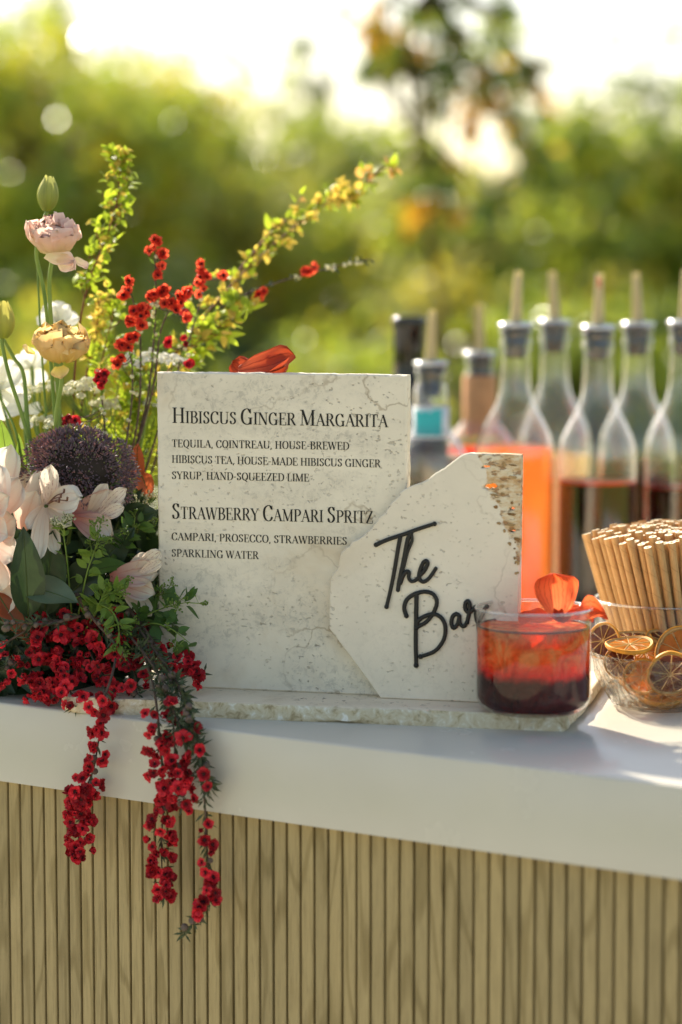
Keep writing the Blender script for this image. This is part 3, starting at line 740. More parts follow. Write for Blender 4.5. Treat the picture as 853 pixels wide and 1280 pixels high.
def bottle(u, vtop, Y, level, lmat, label, lean=0, scale=1.0, prof=BP, glass=bglass, meniscus=None, group='pour bottles', hmul=None, pour=True, drop=False, lv=None):
    base = onz(u, 700, TOP); d = ray(u, 700); base = V((d.x/d.y*Y, Y, TOP))
    topz = pt(u, vtop, Y).z-TOP; h0 = max(z for r, z in prof)
    k = topz/h0; rs = scale
    prof = [(r*rs, z*k) for r, z in prof]
    b = thing('pour_bottle', label, 'bottle', base, group)
    mb = MB(); lathe(mb, prof, 40, base); part('glass_body', mb, glass, b)
    if lmat:
        lz = lv if lv else pt(u, level, Y).z-TOP
        lp = interp_profile(prof, lz, .0018); mb = MB(); lathe(mb, lp+[(0, lz)], 40, base); part('liquid', mb, lmat, b, sharp=40)
        if meniscus:
            r_ = lp[-1][0]; mb = MB(); lathe(mb, [(r_+.0004, lz-.0005), (r_+.0006, lz+.0022), (r_-.001, lz+.0026), (0, lz+.0012), (0, lz+.0002), (r_, lz-.0005)], 40, base); part('liquid_rim', mb, meniscus, b)
    if pour:
        rn = prof[-3][0]
        mb = MB(); lathe(mb, [(0, topz-.030*k), (rn*.58, topz-.030*k), (rn*.60, topz-.026*k), (rn*.72, topz-.022*k), (rn*.60, topz-.018*k), (rn*.82, topz-.013*k), (rn*.66, topz-.010*k), (rn*.9, topz-.005*k), (rn*.9, topz+.0008), (0, topz+.0008)], 28, base); part('rubber_stopper', mb, rubber, b)
        mb = MB(); lathe(mb, [(0, topz+.001), (rn*1.0, topz+.001), (rn*1.14, topz+.0022), (rn*1.16, topz+.0042), (rn*1.06, topz+.006), (rn*.45, topz+.0068), (0, topz+.0068)], 28, base); part('spout_collar', mb, collar_m, b)
        lx = lean; P = [base+UP*(topz+.0065)+V((lx*s*.050, 0, .0505*s)) for s in (0, .25, .5, .75, 1)]
        mb = MB(); tube(mb, P, lambda t: .0062-.0023*t, 14, caps=False)
        tube(mb, P[::-1], lambda t: .0036-.0002*t+.0016*t, 14, caps=False); spo = part('pour_spout', mb, spout_m, b)
        if drop:
            mb = MB(); tube(mb, [P[-1]+V((-.002, -.004, -.004)), P[-1]+V((-.001, -.0048, -.009)), P[-1]+V((-.001, -.005, -.014))], .0012, 6); part('syrup_drip', mb, rim_l, spo)
    return b, prof
bottle(643, 411, 2.40, 557, orange_l, 'clear pour bottle of bright orange syrup nearest the stone signs', .05)
bottle(691, 407, 2.56, 566, peach_l, 'clear pour bottle of peach juice standing behind between the orange and the dark syrup', -.06)
bottle(745, 414, 2.40, 602, dark_l, 'pour bottle of dark red syrup with a red drip on its spout', .02, meniscus=rim_l, drop=True)
bottle(794, 410, 2.50, 574, dark_l, 'pour bottle filled high with dark syrup behind the straw tumbler', -.05)
bottle(852, 408, 2.42, 608, dark_l, 'dark syrup bottle cut by the right edge of the photo', .02, meniscus=rim_l)
bottle(902, 410, 2.46, 600, orange_l, 'orange syrup bottle last in the row past the photo edge', .02)
# short-necked clear bottle with a blue band
TP = [(0, 0), (.036, 0), (.040, .004), (.040, .150), (.038, .162), (.031, .175), (.0215, .186), (.0185, .196), (.0182, .205), (.0182, .226), (.0165, .232), (.0150, .236), (.0150, .243), (.0162, .246), (.0162, .251), (.0135, .252)]
tb, tp = bottle(538, 459, 2.43, 570, clear_l, 'clear spirit bottle with a turquoise and white neck label', .03, .95, TP, bglass2, hmul=1)
zb_ = pt(538, 547, 2.43).z; zt_ = pt(538, 508, 2.43).z; bc = tb.location
mb = MB(); lathe(mb, [(.0183, zb_-TOP), (.0185, zb_-TOP+.0005), (.0185, zt_-TOP), (.0183, zt_-TOP)], 40, bc); nlab = part('neck_label', mb, simple('white_label', lin('d9dde2'), .6, .3, .04, 40), tb)
mb = MB(); vs = []; 
for i in range(15):
    a = radians(-150+95*i/14); lo = zb_+.0015+.002*abs(sin(i*1.3)); hi = zt_-.001-.004*abs(sin(i*.9+.5))*(1 if i in (4, 5, 6, 7, 8, 9) else .3)
    vs += [(bc.x+.0189*cos(a), bc.y+.0189*sin(a), lo), (bc.x+.0189*cos(a), bc.y+.0189*sin(a), hi)]
mb.add(vs, [(2*i, 2*i+2, 2*i+3, 2*i+1) for i in range(14)]); part('turquoise_patch', mb, simple('turquoise_print', (.045, .42, .46, 1), .6, .2, .05, 60), nlab, label='flat turquoise patch on the neck label')
# bottle with a peach paper neck
NP = [(0, 0), (.037, 0), (.041, .004), (.041, .160), (.038, .176), (.028, .192), (.0185, .204), (.0175, .215), (.0172, .255), (.0160, .262), (.0150, .266), (.0150, .274), (.0160, .277), (.0160, .281), (.0135, .282)]
nb, np_ = bottle(599, 446, 2.62, 560, rim_l, 'bottle with a peach paper neck wrap behind the orange syrup', -.02, 1.0, NP, bglass2)
zb_ = pt(599, 545, 2.62).z; zt_ = pt(599, 470, 2.62).z; bc = nb.location
mb = MB(); lathe(mb, [(.0186, zb_-TOP), (.0186, zt_-TOP), (.0176, zt_-TOP+.001)], 36, bc); part('neck_wrap', mb, simple('peach_paper', lin('c99668'), .7, .2, .12, 60), nb)
# dark wine bottle
WP = [(0, 0), (.034, 0), (.0375, .004), (.0375, .175), (.036, .190), (.028, .208), (.019, .222), (.0150, .236), (.0143, .262), (.0140, .296), (.0155, .2975), (.0160, .301), (.0160, .306), (.0150, .309), (.012, .3095)]
wb, wp = bottle(510.5, 396, 2.52, 600, None, 'dark open wine bottle behind the corner of the menu stone', 0, 1.12, WP, dkglass, pour=False)

# ================================================================ ROCKS GLASS
GC = onz(667, 889.5, ZS); GC = V((GC.x, GC.y+.004, ZS))
GR = 72.5/ (FPX/GC.y); GH = pt(667, 760, GC.y).z-ZS
glassm = thinglass('clear_tumbler_glass', (.99, .99, .985, 1), 1.0, 0)
drink = thing('cocktail_glass', 'low round tumbler of red and orange iced cocktail on the stone slab', 'cocktail', GC)
wl = .0011; rc = .013
po = [(0, .0012), (GR-rc-.004, .0004), (GR-rc, 0)]+[(GR-rc+rc*sin(a), rc-rc*cos(a)) for a in [radians(x) for x in (15, 30, 45, 60, 75, 90)]]+[(GR, GH*.5), (GR, GH-.001), (GR-.0004, GH), (GR-wl+.0004, GH), (GR-wl, GH-.001)]
ri = GR-wl; zi = .0030
pin = [(ri, GH*.5), (ri, zi+.011)]+[(ri-.011+.011*cos(a), zi+.011-.011*sin(a)) for a in [radians(x) for x in (20, 45, 70, 90)]]+[(ri*.5, zi-.0006), (0, zi-.001)]
mb = MB(); lathe(mb, po+pin, 96, GC); gwal = part('glass_wall', mb, glassm, drink)
rimg = thinglass('polished_glass_rim', (.98, .98, .97, 1), 5.0, .03)
mb = MB(); lathe(mb, [(GR+.0003+.0009*cos(a_), GH+.0002+.0011*sin(a_)) for a_ in [2*pi*k/8 for k in range(8)]], 96, GC, closed=True); part('rim', mb, rimg, gwal)
LZ = pt(667, 783, GC.y).z-ZS
def drinkmat():
    m, t, N, l = newmat('cocktail_painted_refraction')
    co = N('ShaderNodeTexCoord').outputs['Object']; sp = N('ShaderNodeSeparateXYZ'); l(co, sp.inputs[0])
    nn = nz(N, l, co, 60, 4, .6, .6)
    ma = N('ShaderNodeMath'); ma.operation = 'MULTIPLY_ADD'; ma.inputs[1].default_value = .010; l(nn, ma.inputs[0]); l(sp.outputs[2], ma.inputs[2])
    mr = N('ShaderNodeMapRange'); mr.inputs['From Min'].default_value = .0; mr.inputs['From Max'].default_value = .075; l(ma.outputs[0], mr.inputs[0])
    c = ramp(N, l, mr.outputs[0], [(.0, (.75, .02, .02, 1)), (.12, (.12, .015, .010, 1)), (.42, (.10, .014, .009, 1)), (.5, (.9, .025, .012, 1)), (.62, (1, .13, .035, 1)), (1, (1, .24, .07, 1))])  # dark lower band paints the refracted counter and sign shadow into the drink
    c = mixc(N, l, ramp(N, l, nz(N, l, co, 42, 5, .62, 2.4), [(.47, (0, 0, 0, 1)), (.64, (.85, .85, .85, 1))]), c, mixc(N, l, 1, c, (1, 2.6, 3.4, 1), 'MULTIPLY'))  # pale swirls paint highlights on the ice into the drink colour
    p = N('ShaderNodeBsdfTransparent'); l(c, p.inputs[0])
    t0 = N('ShaderNodeBsdfTranslucent'); l(c, t0.inputs[0]); df = N('ShaderNodeBsdfDiffuse'); l(c, df.inputs[0])
    tr = N('ShaderNodeMixShader'); tr.inputs[0].default_value = .55; l(t0.outputs[0], tr.inputs[1]); l(df.outputs[0], tr.inputs[2])
    fm = ramp(N, l, mr.outputs[0], [(.40, (.45,)*3), (.56, (.8,)*3)])
    fmn = mixc(N, l, 1, fm, ramp(N, l, nz(N, l, co, 48, 4, .6, 2.2), [(.38, (.5,)*3), (.6, (1.3,)*3)]), 'MULTIPLY')
    mx = N('ShaderNodeMixShader'); l(fmn, mx.inputs[0]); l(p.outputs[0], mx.inputs[1]); l(tr.outputs[0], mx.inputs[2]); out(t, mx.outputs[0]); return m
lq = [(0, LZ), (ri-.004, LZ), (ri-.0012, LZ+.0004), (ri+.00015, LZ+.0012)]+[(r+.00015 if r > .01 else r, z-.00015) for r, z in pin[0:]]
lq[4] = (ri+.00015, LZ*.6)
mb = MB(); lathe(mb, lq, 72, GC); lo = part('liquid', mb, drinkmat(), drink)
mb = MB(); lathe(mb, [(ri+.0001, LZ-.0003), (ri+.0003, LZ+.0012), (ri-.0006, LZ+.0016), (ri-.0022, LZ+.0006), (ri-.0010, LZ+.0003)], 72, GC, closed=True)
part('liquid_line', mb, simple('dark_liquid_line', lin('5c1d14'), .15, .6, .1, 60), drink)
def icemat():
    m, t, N, l = newmat('ice')
    co = tc(N, l)
    p = N('ShaderNodeBsdfPrincipled'); p.inputs['Base Color'].default_value = (1, .97, .94, 1); p.inputs['IOR'].default_value = 1.25
    p.inputs['Roughness'].default_value = .08; p.inputs['Transmission Weight'].default_value = 1
    l(bump(N, l, nz(N, l, co, 130, 4, .6, 1.5), .7, .004), p.inputs['Normal'])
    tr = N('ShaderNodeBsdfTranslucent'); tr.inputs[0].default_value = (1, .9, .82, 1)
    mx = N('ShaderNodeMixShader'); l(ramp(N, l, nz(N, l, co, 70, 4, .6, 1), [(.4, (.05,)*3), (.7, (.6,)*3)]), mx.inputs[0]); l(p.outputs[0], mx.inputs[1]); l(tr.outputs[0], mx.inputs[2])
    out(t, mx.outputs[0]); return m
ice = icemat()
def icecube(c, s, rot, label):
    mb = MB(); n = 7; vs = {}; 
    def g_(x, y, z):
        p = V((x, y, z)); q = p.copy(); k = (abs(x)**5+abs(y)**5+abs(z)**5)**(1/5)
        q = p/k; return q*(1+.13*noise.noise(p*1.7+V(c)*50)+.05*noise.noise(p*5))
    idx = {}
    def vi(x, y, z):
        key = (round(x, 4), round(y, 4), round(z, 4))
        if key not in idx: idx[key] = len(mb.v); mb.v.append(tuple(V(c)+rot @ (g_(x, y, z)*s/2)))
        return idx[key]
    for ax in range(3):
        for sg_ in (-1, 1):
            for i in range(n):
                for j in range(n):
                    q = []
                    for di, dj in ((0, 0), (1, 0), (1, 1), (0, 1)):
                        a = -1+2*(i+di)/n; b = -1+2*(j+dj)/n
                        p = [0, 0, 0]; p[ax] = sg_; p[(ax+1) % 3] = a; p[(ax+2) % 3] = b; q.append(vi(*p))
                    mb.f.append(tuple(q if sg_ > 0 else q[::-1])); mb.m.append(0)
    solo('ice_cube', mb, ice, label, 'ice cube', 'ice in the cocktail')
E = lambda a, b, c_: Matrix.Rotation(a, 3, 'X') @ Matrix.Rotation(b, 3, 'Y') @ Matrix.Rotation(c_, 3, 'Z')
icecube(GC+V((-.019, -.010, LZ-.022)), .032, E(.3, .5, .2), 'rounded ice cube at the left of the red cocktail')
icecube(GC+V((.017, -.012, LZ-.023)), .034, E(.9, .2, .7), 'rounded ice cube at the right of the red cocktail')
icecube(GC+V((.001, .020, LZ-.020)), .034, E(.2, .9, .1), 'ice cube at the back of the red cocktail under the orange petals')
# garnish
mpet = veinpetal('orange_veined_petal', lin('ff8a58'), lin('f86a38'), lin('b8301a'), .6, 20, .65)
def uvpetal(name, L, W, mats, parent, M, nu=8, nv=10, **kw):
    vf = petal(L, W, nu=nu, nv=nv, **kw); mb = MB(); mb.merge(vf)
    me = mb.mesh(name, mats); add_uv(me, lambda i: ((i % (nu+1))/nu, (i//(nu+1))/nv))
    return inst(name, me, M, parent)
gar = thing('garnish_blossom', 'orange-red veined blossom resting on the rim of the cocktail glass', 'edible flower', GC+V((.012, .004, LZ+.004)))
gb = GC+V((.014, -.006, LZ+.0045))
PXG = GC.y/FPX
uvpetal('petal', 58*PXG, 60*PXG, mpet, gar, basis(gb+V((.004, .006, .001)), (-.06, .06, 1), (.15, -1, .1)), cup=.06, bend=-.25, ruf=.7, shape=(.22, .74), rs=1)
uvpetal('petal', 52*PXG, 40*PXG, mpet, gar, basis(gb+V((.010, .003, .001)), (1, -.05, .42), (-.3, -.45, .85)), cup=.25, bend=-.55, ruf=.9, shape=(.3, .6), rs=2)
uvpetal('petal', 44*PXG, 40*PXG, mpet, gar, basis(gb+V((0, .004, .001)), (-1, .25, .12), (0, -.35, .9)), cup=.1, bend=-.1, ruf=.5, shape=(.3, .6), rs=3)
uvpetal('petal', 36*PXG, 36*PXG, mpet, gar, basis(gb+V((.012, .012, .001)), (.9, .5, .25), (-.2, -.6, .8)), cup=.2, bend=-.3, ruf=.6, shape=(.3, .6), rs=4)
sepm = leafmat('maroon_sepal', lin('7a2418'), lin('a83a22'), .3)
for a_ in ((-.35, -.4, .9), (.15, -.5, 1.0), (.7, -.4, .5)):
    mb = MB(); mb.merge(leafgeo(.014, .006, .2, .3, 4), basis(gb+V((.004, -.002, 0)), a_, (0, -1, .3))); part('sepal', mb, sepm, gar)
# the petal showing over the top of the menu stone
hb_ = F0+d1*(W1*.44)+n1*.016+UP*(H1-.002)
hib = thing('orange_blossom', 'orange petalled blossom lying along the top edge behind the menu stone', 'flower', hb_)
mp2_ = veinpetal('brick_orange_petal', lin('bd5a38'), lin('b04526'), lin('6e1f12'), .45, 7, .6)
uvpetal('petal', 78*PX, 34*PX, mp2_, hib, basis(onplane(298, 463, F0+n1*.018, n1), d1+UP*.17, V((.1, -.9, .55))), cup=.5, bend=.28, ruf=.8, shape=(.35, .7), rs=5)
uvpetal('petal', 52*PX, 34*PX, mp2_, hib, basis(onplane(318, 470, F0+n1*.024, n1), d1*1+UP*.40, V((.1, -.95, .3))), cup=.4, bend=.2, ruf=.8, shape=(.4, .6), rs=6)
uvpetal('petal', 40*PX, 30*PX, mp2_, hib, basis(onplane(322, 474, F0+n1*.026, n1), -d1*.7+UP*.5, V((.1, -.9, .3))), cup=.4, bend=-.3, ruf=.8, shape=(.4, .6), rs=7)

# ================================================================ STRAWS
SCY = 1.975; sc_ = V(((842-426.5)/FPX*SCY, SCY, TOP))
RIM = pt(842, 749, SCY).z-TOP; SR = 97*SCY/FPX
tum = thing('straw_tumbler', 'clear straight-sided tumbler packed with paper straws', 'tumbler', sc_)
thin = thinglass('thin_tumbler_glass', (.99, .99, .985, 1), .4, 0)
mb = MB(); lathe(mb, [(0, .0005), (SR-.006, .0005), (SR-.001, .003), (SR, .008), (SR, RIM-.0015), (SR-.0008, RIM), (SR-.0022, RIM-.0012), (SR-.0022, .010), (SR-.006, .006), (0, .006)], 96, sc_); twal = part('glass_wall', mb, thin, tum)
mb = MB(); lathe(mb, [(SR-.001+.0009*cos(a_), RIM+.0004+.0010*sin(a_)) for a_ in [2*pi*k/8 for k in range(8)]], 96, sc_, closed=True); part('rim', mb, rimg, twal)
def strawmat():
    m, t, N, l = newmat('kraft_paper_straw')
    co = tc(N, l); n = nz(N, l, tc(N, l, 'Object', (300, 300, 40)), 4, 4)
    c = ramp(N, l, n, [(.3, lin('c79c66')), (.7, lin('dcb37c'))])
    sp = N('ShaderNodeSeparateXYZ'); l(co, sp.inputs[0])
    at = N('ShaderNodeMath'); at.operation = 'ARCTAN2'; l(sp.outputs[1], at.inputs[0]); l(sp.outputs[0], at.inputs[1])
    ma = N('ShaderNodeMath'); ma.operation = 'MULTIPLY_ADD'; ma.inputs[1].default_value = 360; l(sp.outputs[2], ma.inputs[0]); l(at.outputs[0], ma.inputs[2])
    sn = N('ShaderNodeMath'); sn.operation = 'SINE'; l(ma.outputs[0], sn.inputs[0])
    sm_ = ramp(N, l, sn.outputs[0], [(.975, (0, 0, 0, 1)), (1, (.35, .35, .35, 1))])
    oi = N('ShaderNodeObjectInfo'); c = mixc(N, l, 1, c, ramp(N, l, oi.outputs['Random'], [(0, (.88, .87, .84, 1)), (1, (1.08, 1.07, 1.05, 1))]), 'MULTIPLY')
    c = mixc(N, l, sm_, c, lin('8e6434'))
    p = pbsdf(N, l, c, .6, .3); tr = N('ShaderNodeBsdfTranslucent'); l(c, tr.inputs[0])
    mx = N('ShaderNodeMixShader'); mx.inputs[0].default_value = .12; l(p.outputs[0], mx.inputs[1]); l(tr.outputs[0], mx.inputs[2]); out(t, mx.outputs[0]); return m
strm = strawmat(); cutm = simple('straw_sunlit_end', lin('f2e2bf'), .6, .3, .05, 90)  # pale ends paint the sunlit rims and openings into the straw colour
SL = .117; mb = MB(); n = 14; ro, ri_ = .00318, .0013
vs = [(ro*cos(2*pi*k/n), ro*sin(2*pi*k/n), z) for z in (0, SL) for k in range(n)]+[(ri_*cos(2*pi*k/n), ri_*sin(2*pi*k/n), z) for z in (SL, SL*.75) for k in range(n)]
mb.add(vs, [(k, (k+1) % n, n+(k+1) % n, n+k) for k in range(n)])
mb.f += [(n+k, n+(k+1) % n, 2*n+(k+1) % n, 2*n+k) for k in range(n)]; mb.m += [1]*n
mb.f += [(2*n+k, 2*n+(k+1) % n, 3*n+(k+1) % n, 3*n+k) for k in range(n)]; mb.m += [0]*n
mb.f += [tuple(3*n+k for k in range(n))]; mb.m += [0]
sme = mb.mesh('straw', [strm, cutm]); sme.set_sharp_from_angle(angle=radians(50))
rs_ = random.Random(11); placed = []
RT = .071
ring = 0
# hexagonal packing of the tops, leaning outward towards the rim
k_ = 0
for i in range(-13, 14):
    for j in range(-15, 16):
        x = (i+.5*(j % 2))*.0092; y = j*.0081
        if x*x+y*y > RT*RT: continue
        x += rs_.gauss(0, .0007); y += rs_.gauss(0, .0007)
        if x > .052: continue
        r_ = sqrt(x*x+y*y)
        # seen from the front: the rows behind the crest are hidden
        if y > .060: continue
        fb = .62
        top = V((sc_.x+x, sc_.y+y, 0)); lift = .004-.010*(r_/RT)**2
        bot = V((sc_.x+x*fb+.012*(1-0)*0, sc_.y+y*fb, TOP+.0085))
        swirl = V((-y, x, 0))*.12
        bot = bot + swirl + V((.006*(1 if x < 0 else .3), 0, 0))
        rim_at = (top-bot); rim_at.z = 0
        hz = sqrt(max(1e-6, SL*SL-rim_at.length_squared)); top.z = bot.z+hz
        dr = (top-bot).normalized()
        o = bpy.data.objects.new('paper_straw', sme); link(o)
        q = dr.to_track_quat('Z', 'Y'); o.rotation_mode = 'QUATERNION'; o.rotation_quaternion = q
        o.location = bot+UP*(lift*.5+rs_.uniform(-.002, .0045)+.006)
        o['label'] = 'plain kraft paper straw standing in the packed clear tumbler'; o['category'] = 'straw'; o['group'] = 'paper straws'
        k_ += 1
print('straws', k_)

# ================================================================ DISH
DC = onz(826, 883, TOP); DC = V((DC.x, DC.y+.0, TOP)); DH = pt(826, 822, DC.y-.03).z-TOP; DR = 90*DC.y/FPX
def cry():
    m, t, N, l = newmat('cut_crystal')
    lf = N('ShaderNodeLayerWeight'); lf.inputs[0].default_value = .5
    p5 = N('ShaderNodeMath'); p5.operation = 'POWER'; p5.inputs[1].default_value = 4.0; l(lf.outputs['Facing'], p5.inputs[0])
    fr = N('ShaderNodeMath'); fr.operation = 'MULTIPLY_ADD'; fr.inputs[1].default_value = .9; fr.inputs[2].default_value = .045; l(p5.outputs[0], fr.inputs[0])
    mu = N('ShaderNodeMath'); mu.operation = 'MULTIPLY'; mu.inputs[1].default_value = .9; mu.use_clamp = True; l(fr.outputs[0], mu.inputs[0])
    vo_ = N('ShaderNodeTexVoronoi'); vo_.inputs['Scale'].default_value = 170; l(tc(N, l), vo_.inputs['Vector']); nb_ = bump(N, l, vo_.outputs['Distance'], .8, .004)
    rf = N('ShaderNodeBsdfRefraction'); l(nb_, rf.inputs['Normal']); rf.inputs['IOR'].default_value = 1.18; rf.inputs['Roughness'].default_value = .03; rf.inputs[0].default_value = (.98, .98, .96, 1)
    tp = N('ShaderNodeBsdfTransparent'); tp.inputs[0].default_value = (.97, .97, .95, 1)
    m0 = N('ShaderNodeMixShader'); m0.inputs[0].default_value = .72; l(rf.outputs[0], m0.inputs[1]); l(tp.outputs[0], m0.inputs[2])
    gl = N('ShaderNodeBsdfGlossy'); gl.inputs['Roughness'].default_value = .12; l(nb_, gl.inputs['Normal'])
    mx = N('ShaderNodeMixShader'); l(mu.outputs[0], mx.inputs[0]); l(m0.outputs[0], mx.inputs[1]); l(gl.outputs[0], mx.inputs[2]); out(t, mx.outputs[0]); return m
crys = cry()
dish = thing('crystal_dish', 'cut crystal dish holding dried citrus slices beside the cocktail', 'glass dish', DC)
def dmod(r, z, a, j):
    if j < NO:
        t = z/DH; k = 14
        s1 = abs(sin(k*a/2+t*2.4)); s2_ = abs(sin(k*a/2-t*2.4))
        g_ = min(s1, s2_)
        amp = .0052*(sin(pi*min(1, max(0, t*1.15)))) if t < .87 else 0
        r = r+amp*(g_-.45)
        if t > .87: r += .0007*cos(28*a)*(1 if t < .985 else .6); z += .0012*abs(sin(14*a))*(t > .98)
    return r, z
op = [(DR*.50*.2, .0008), (DR*.52, 0), (DR*.60, .0025)]+[(DR*(.60+.40*(t**.62)), DH*t) for t in (.08, .14, .2, .26, .32, .38, .44, .5, .56, .62, .68, .74, .8, .86, .9, .96, 1.0)]
NO = len(op)
ip = [(r-.0038 if i > 2 else r*.7, max(z, .0045)) for i, (r, z) in enumerate(op)][::-1]
ip[-1] = (0, .0045); op2 = [(0, .0008)]+op[1:]
mb = MB(); lathe(mb, op2+ip, 168, DC, mod=lambda r, z, a, j: dmod(r, z, a, j)); part('crystal_bowl', mb, crys, dish, sharp=28)
# dried slices
def slicemats():
    rind = simple('dried_orange_rind', lin('d9962e'), .5, .4, .25, 140, .5)
    pith = leafmat('dried_pith', lin('cfa868'), lin('e2c48c'), .3, .6, .2, 60)
    def seg(nm, a, b, tcx, tr):
        m, t, N, l = newmat(nm); co = tc(N, l)
        n = nz(N, l, co, 160, 5, .65, 1.2); c = ramp(N, l, n, [(.3, a), (.7, b)])
        p = pbsdf(N, l, c, .28, .5, bump(N, l, n, .7, .0012)); x = N('ShaderNodeBsdfTranslucent'); x.inputs[0].default_value = tcx
        mx = N('ShaderNodeMixShader'); mx.inputs[0].default_value = tr; l(p.outputs[0], mx.inputs[1]); l(x.outputs[0], mx.inputs[2]); out(t, mx.outputs[0]); return m
    return rind, pith, seg('dark_dried_flesh', lin('3d1c10'), lin('7a4220'), lin('a8501c'), .3), seg('amber_dried_flesh', lin('b4701c'), lin('dd9a3a'), lin('f0a440'), .5)
rindm, pithm, fleshd, fleshl = slicemats()
def slice_(c, nrm, R, mat_, label, seed, up=(0, 0, 1), warp=.13):
    R_ = random.Random(seed); c = V(c); M = basis(c, V(up)-V(nrm).normalized()*V(up).dot(V(nrm).normalized()), nrm)
    th = .0016; o = thing('dried_citrus_slice', label, 'dried citrus', c, 'dried citrus slices')
    ph = R_.uniform(0, 6)
    def W(x, y, z): return M @ V((x, y, z+warp*R*sin(2*atan2(y, x)+ph)*(x*x+y*y)/(R*R)))
    n = 48
    def ringm(prof, nm, mt):
        mb = MB(); m_ = len(prof)
        for k in range(n):
            a = 2*pi*k/n; w_ = 1+.03*noise.noise(V((cos(a)*2, sin(a)*2, seed)))
            for r, z in prof: mb.v.append(tuple(W(r*w_*cos(a), r*w_*sin(a), z)))
        for k in range(n):
            for j in range(m_): mb.f.append((k*m_+j, ((k+1) % n)*m_+j, ((k+1) % n)*m_+(j+1) % m_, k*m_+(j+1) % m_)); mb.m.append(0)
        part(nm, mb, mt, o)
    ringm([(R, -th), (R*1.01, 0), (R, th), (R*.945, th*1.1), (R*.945, -th*1.1)], 'rind', rindm)
    ringm([(R*.944, -th*.9), (R*.944, th*.9), (R*.88, th*.5), (R*.88, -th*.5)], 'pith', pithm)
    ns = R_.choice((9, 10, 10)); tot = 2*pi; a0 = R_.uniform(0, 6)
    for s in range(ns):
        mb = MB(); aa, ab = a0+tot*s/ns+.05, a0+tot*(s+1)/ns-.05; rows = 5; cols = 5
        for z_ in (1, -1):
            for i in range(rows):
                q = i/(rows-1); r = R*(.12+.74*q)
                for j in range(cols):
                    p = j/(cols-1); a = aa+(ab-aa)*p; e = min(1, q*3)
                    a = (aa+ab)/2+(a-(aa+ab)/2)*(.5+.5*e)
                    rr_ = r*(1-.05*(2*p-1)**2*q)
                    mb.v.append(tuple(W(rr_*cos(a), rr_*sin(a), z_*(th*.15+th*.4*sin(pi*p)*sin(pi*min(.97, max(.03, q)))))))
        off = rows*cols
        for i in range(rows-1):
            for j in range(cols-1):
                a = i*cols+j; mb.f += [(a, a+1, a+cols+1, a+cols), (off+a+cols, off+a+cols+1, off+a+1, off+a)]; mb.m += [0, 0]
        part('segment', mb, mat_, o)
    # membrane web: spokes and hub
    mb = MB()
    for s in range(ns):
        a = a0+tot*s/ns; wv = .013*R
        vs = [W(R*.06*cos(a)-wv*sin(a)*sg_, R*.06*sin(a)+wv*cos(a)*sg_, z_*th*.5) for sg_ in (-1, 1) for z_ in (1, -1)]+[W(R*.89*cos(a)-wv*.8*sin(a)*sg_, R*.89*sin(a)+wv*.8*cos(a)*sg_, z_*th*.5) for sg_ in (-1, 1) for z_ in (1, -1)]
        mb.add(vs, [(0, 2, 6, 4), (1, 5, 7, 3), (0, 4, 5, 1), (2, 3, 7, 6)])
    lp = [(0, -th*.6), (R*.07, -th*.6), (R*.07, th*.6), (0, th*.6)]
    mb.add([W(R*.08*cos(2*pi*k/12), R*.08*sin(2*pi*k/12), th*.62) for k in range(12)]+[W(R*.08*cos(2*pi*k/12), R*.08*sin(2*pi*k/12), -th*.62) for k in range(12)],
           [tuple(range(12)), tuple(range(23, 11, -1))]+[(k, (k+1) % 12, 12+(k+1) % 12, 12+k) for k in range(12)])
    part('membrane', mb, pithm, o)
Yd = DC.y; U_ = Yd/FPX
def dp(u, v, dy): return pt(u, v, Yd+dy)
slice_(dp(787, 806, -.012), (-.05, -.16, 1), 30*U_, fleshl, 'flat-lying slice on top of the dish, seen edge-on with pale spokes', 1, (0, 1, 0), .05)
slice_(dp(754, 801, .014), (-.55, -.75, .35), 24*U_, fleshd, 'dark slice propped at the left rim of the dish beside the cocktail', 2)
slice_(dp(776, 828, -.016), (-.25, -.9, .30), 21*U_, fleshd, 'dark slice standing just inside the rim under the flat one', 3)
slice_(dp(838, 843, -.028), (.05, -.93, -.30), 30*U_, fleshd, 'large dark slice pressed upright against the front of the dish', 4)
slice_(dp(852, 815, -.008), (-.35, -.7, .6), 35*U_, fleshl, 'bright orange slice leaning up highest at the right', 5)
slice_(dp(806, 815, .012), (-.1, -.55, .85), 24*U_, fleshl, 'amber slice tucked behind the flat one in the middle of the dish', 6)
slice_(dp(803, 846, -.020), (-.2, -.9, -.2), 24*U_, fleshl, 'amber slice low inside the dish between two dark ones', 7)
slice_(dp(790, 800, .030), (0, -.35, 1), 26*U_, fleshd, 'thin dark slice lying at the back of the dish', 8, (0, 1, 0), .1)
slice_(dp(832, 802, .030), (.1, -.45, 1), 26*U_, fleshd, 'brown slice at the back of the dish before the straws', 9, (0, 1, 0), .1)
slice_(dp(880, 835, -.02), (.2, -.9, .3), 28*U_, fleshl, 'amber slice in the dish past the right edge of the photo', 10)
slice_(dp(830, 868, -.005), (0, -.2, 1), 34*U_, fleshl, 'amber slice lying flat at the bottom of the dish', 12, (0, 1, 0), .05)
slice_(dp(805, 856, .006), (.2, -.3, 1), 32*U_, fleshd, 'dark slice lying at the bottom of the dish', 13, (0, 1, 0), .05)
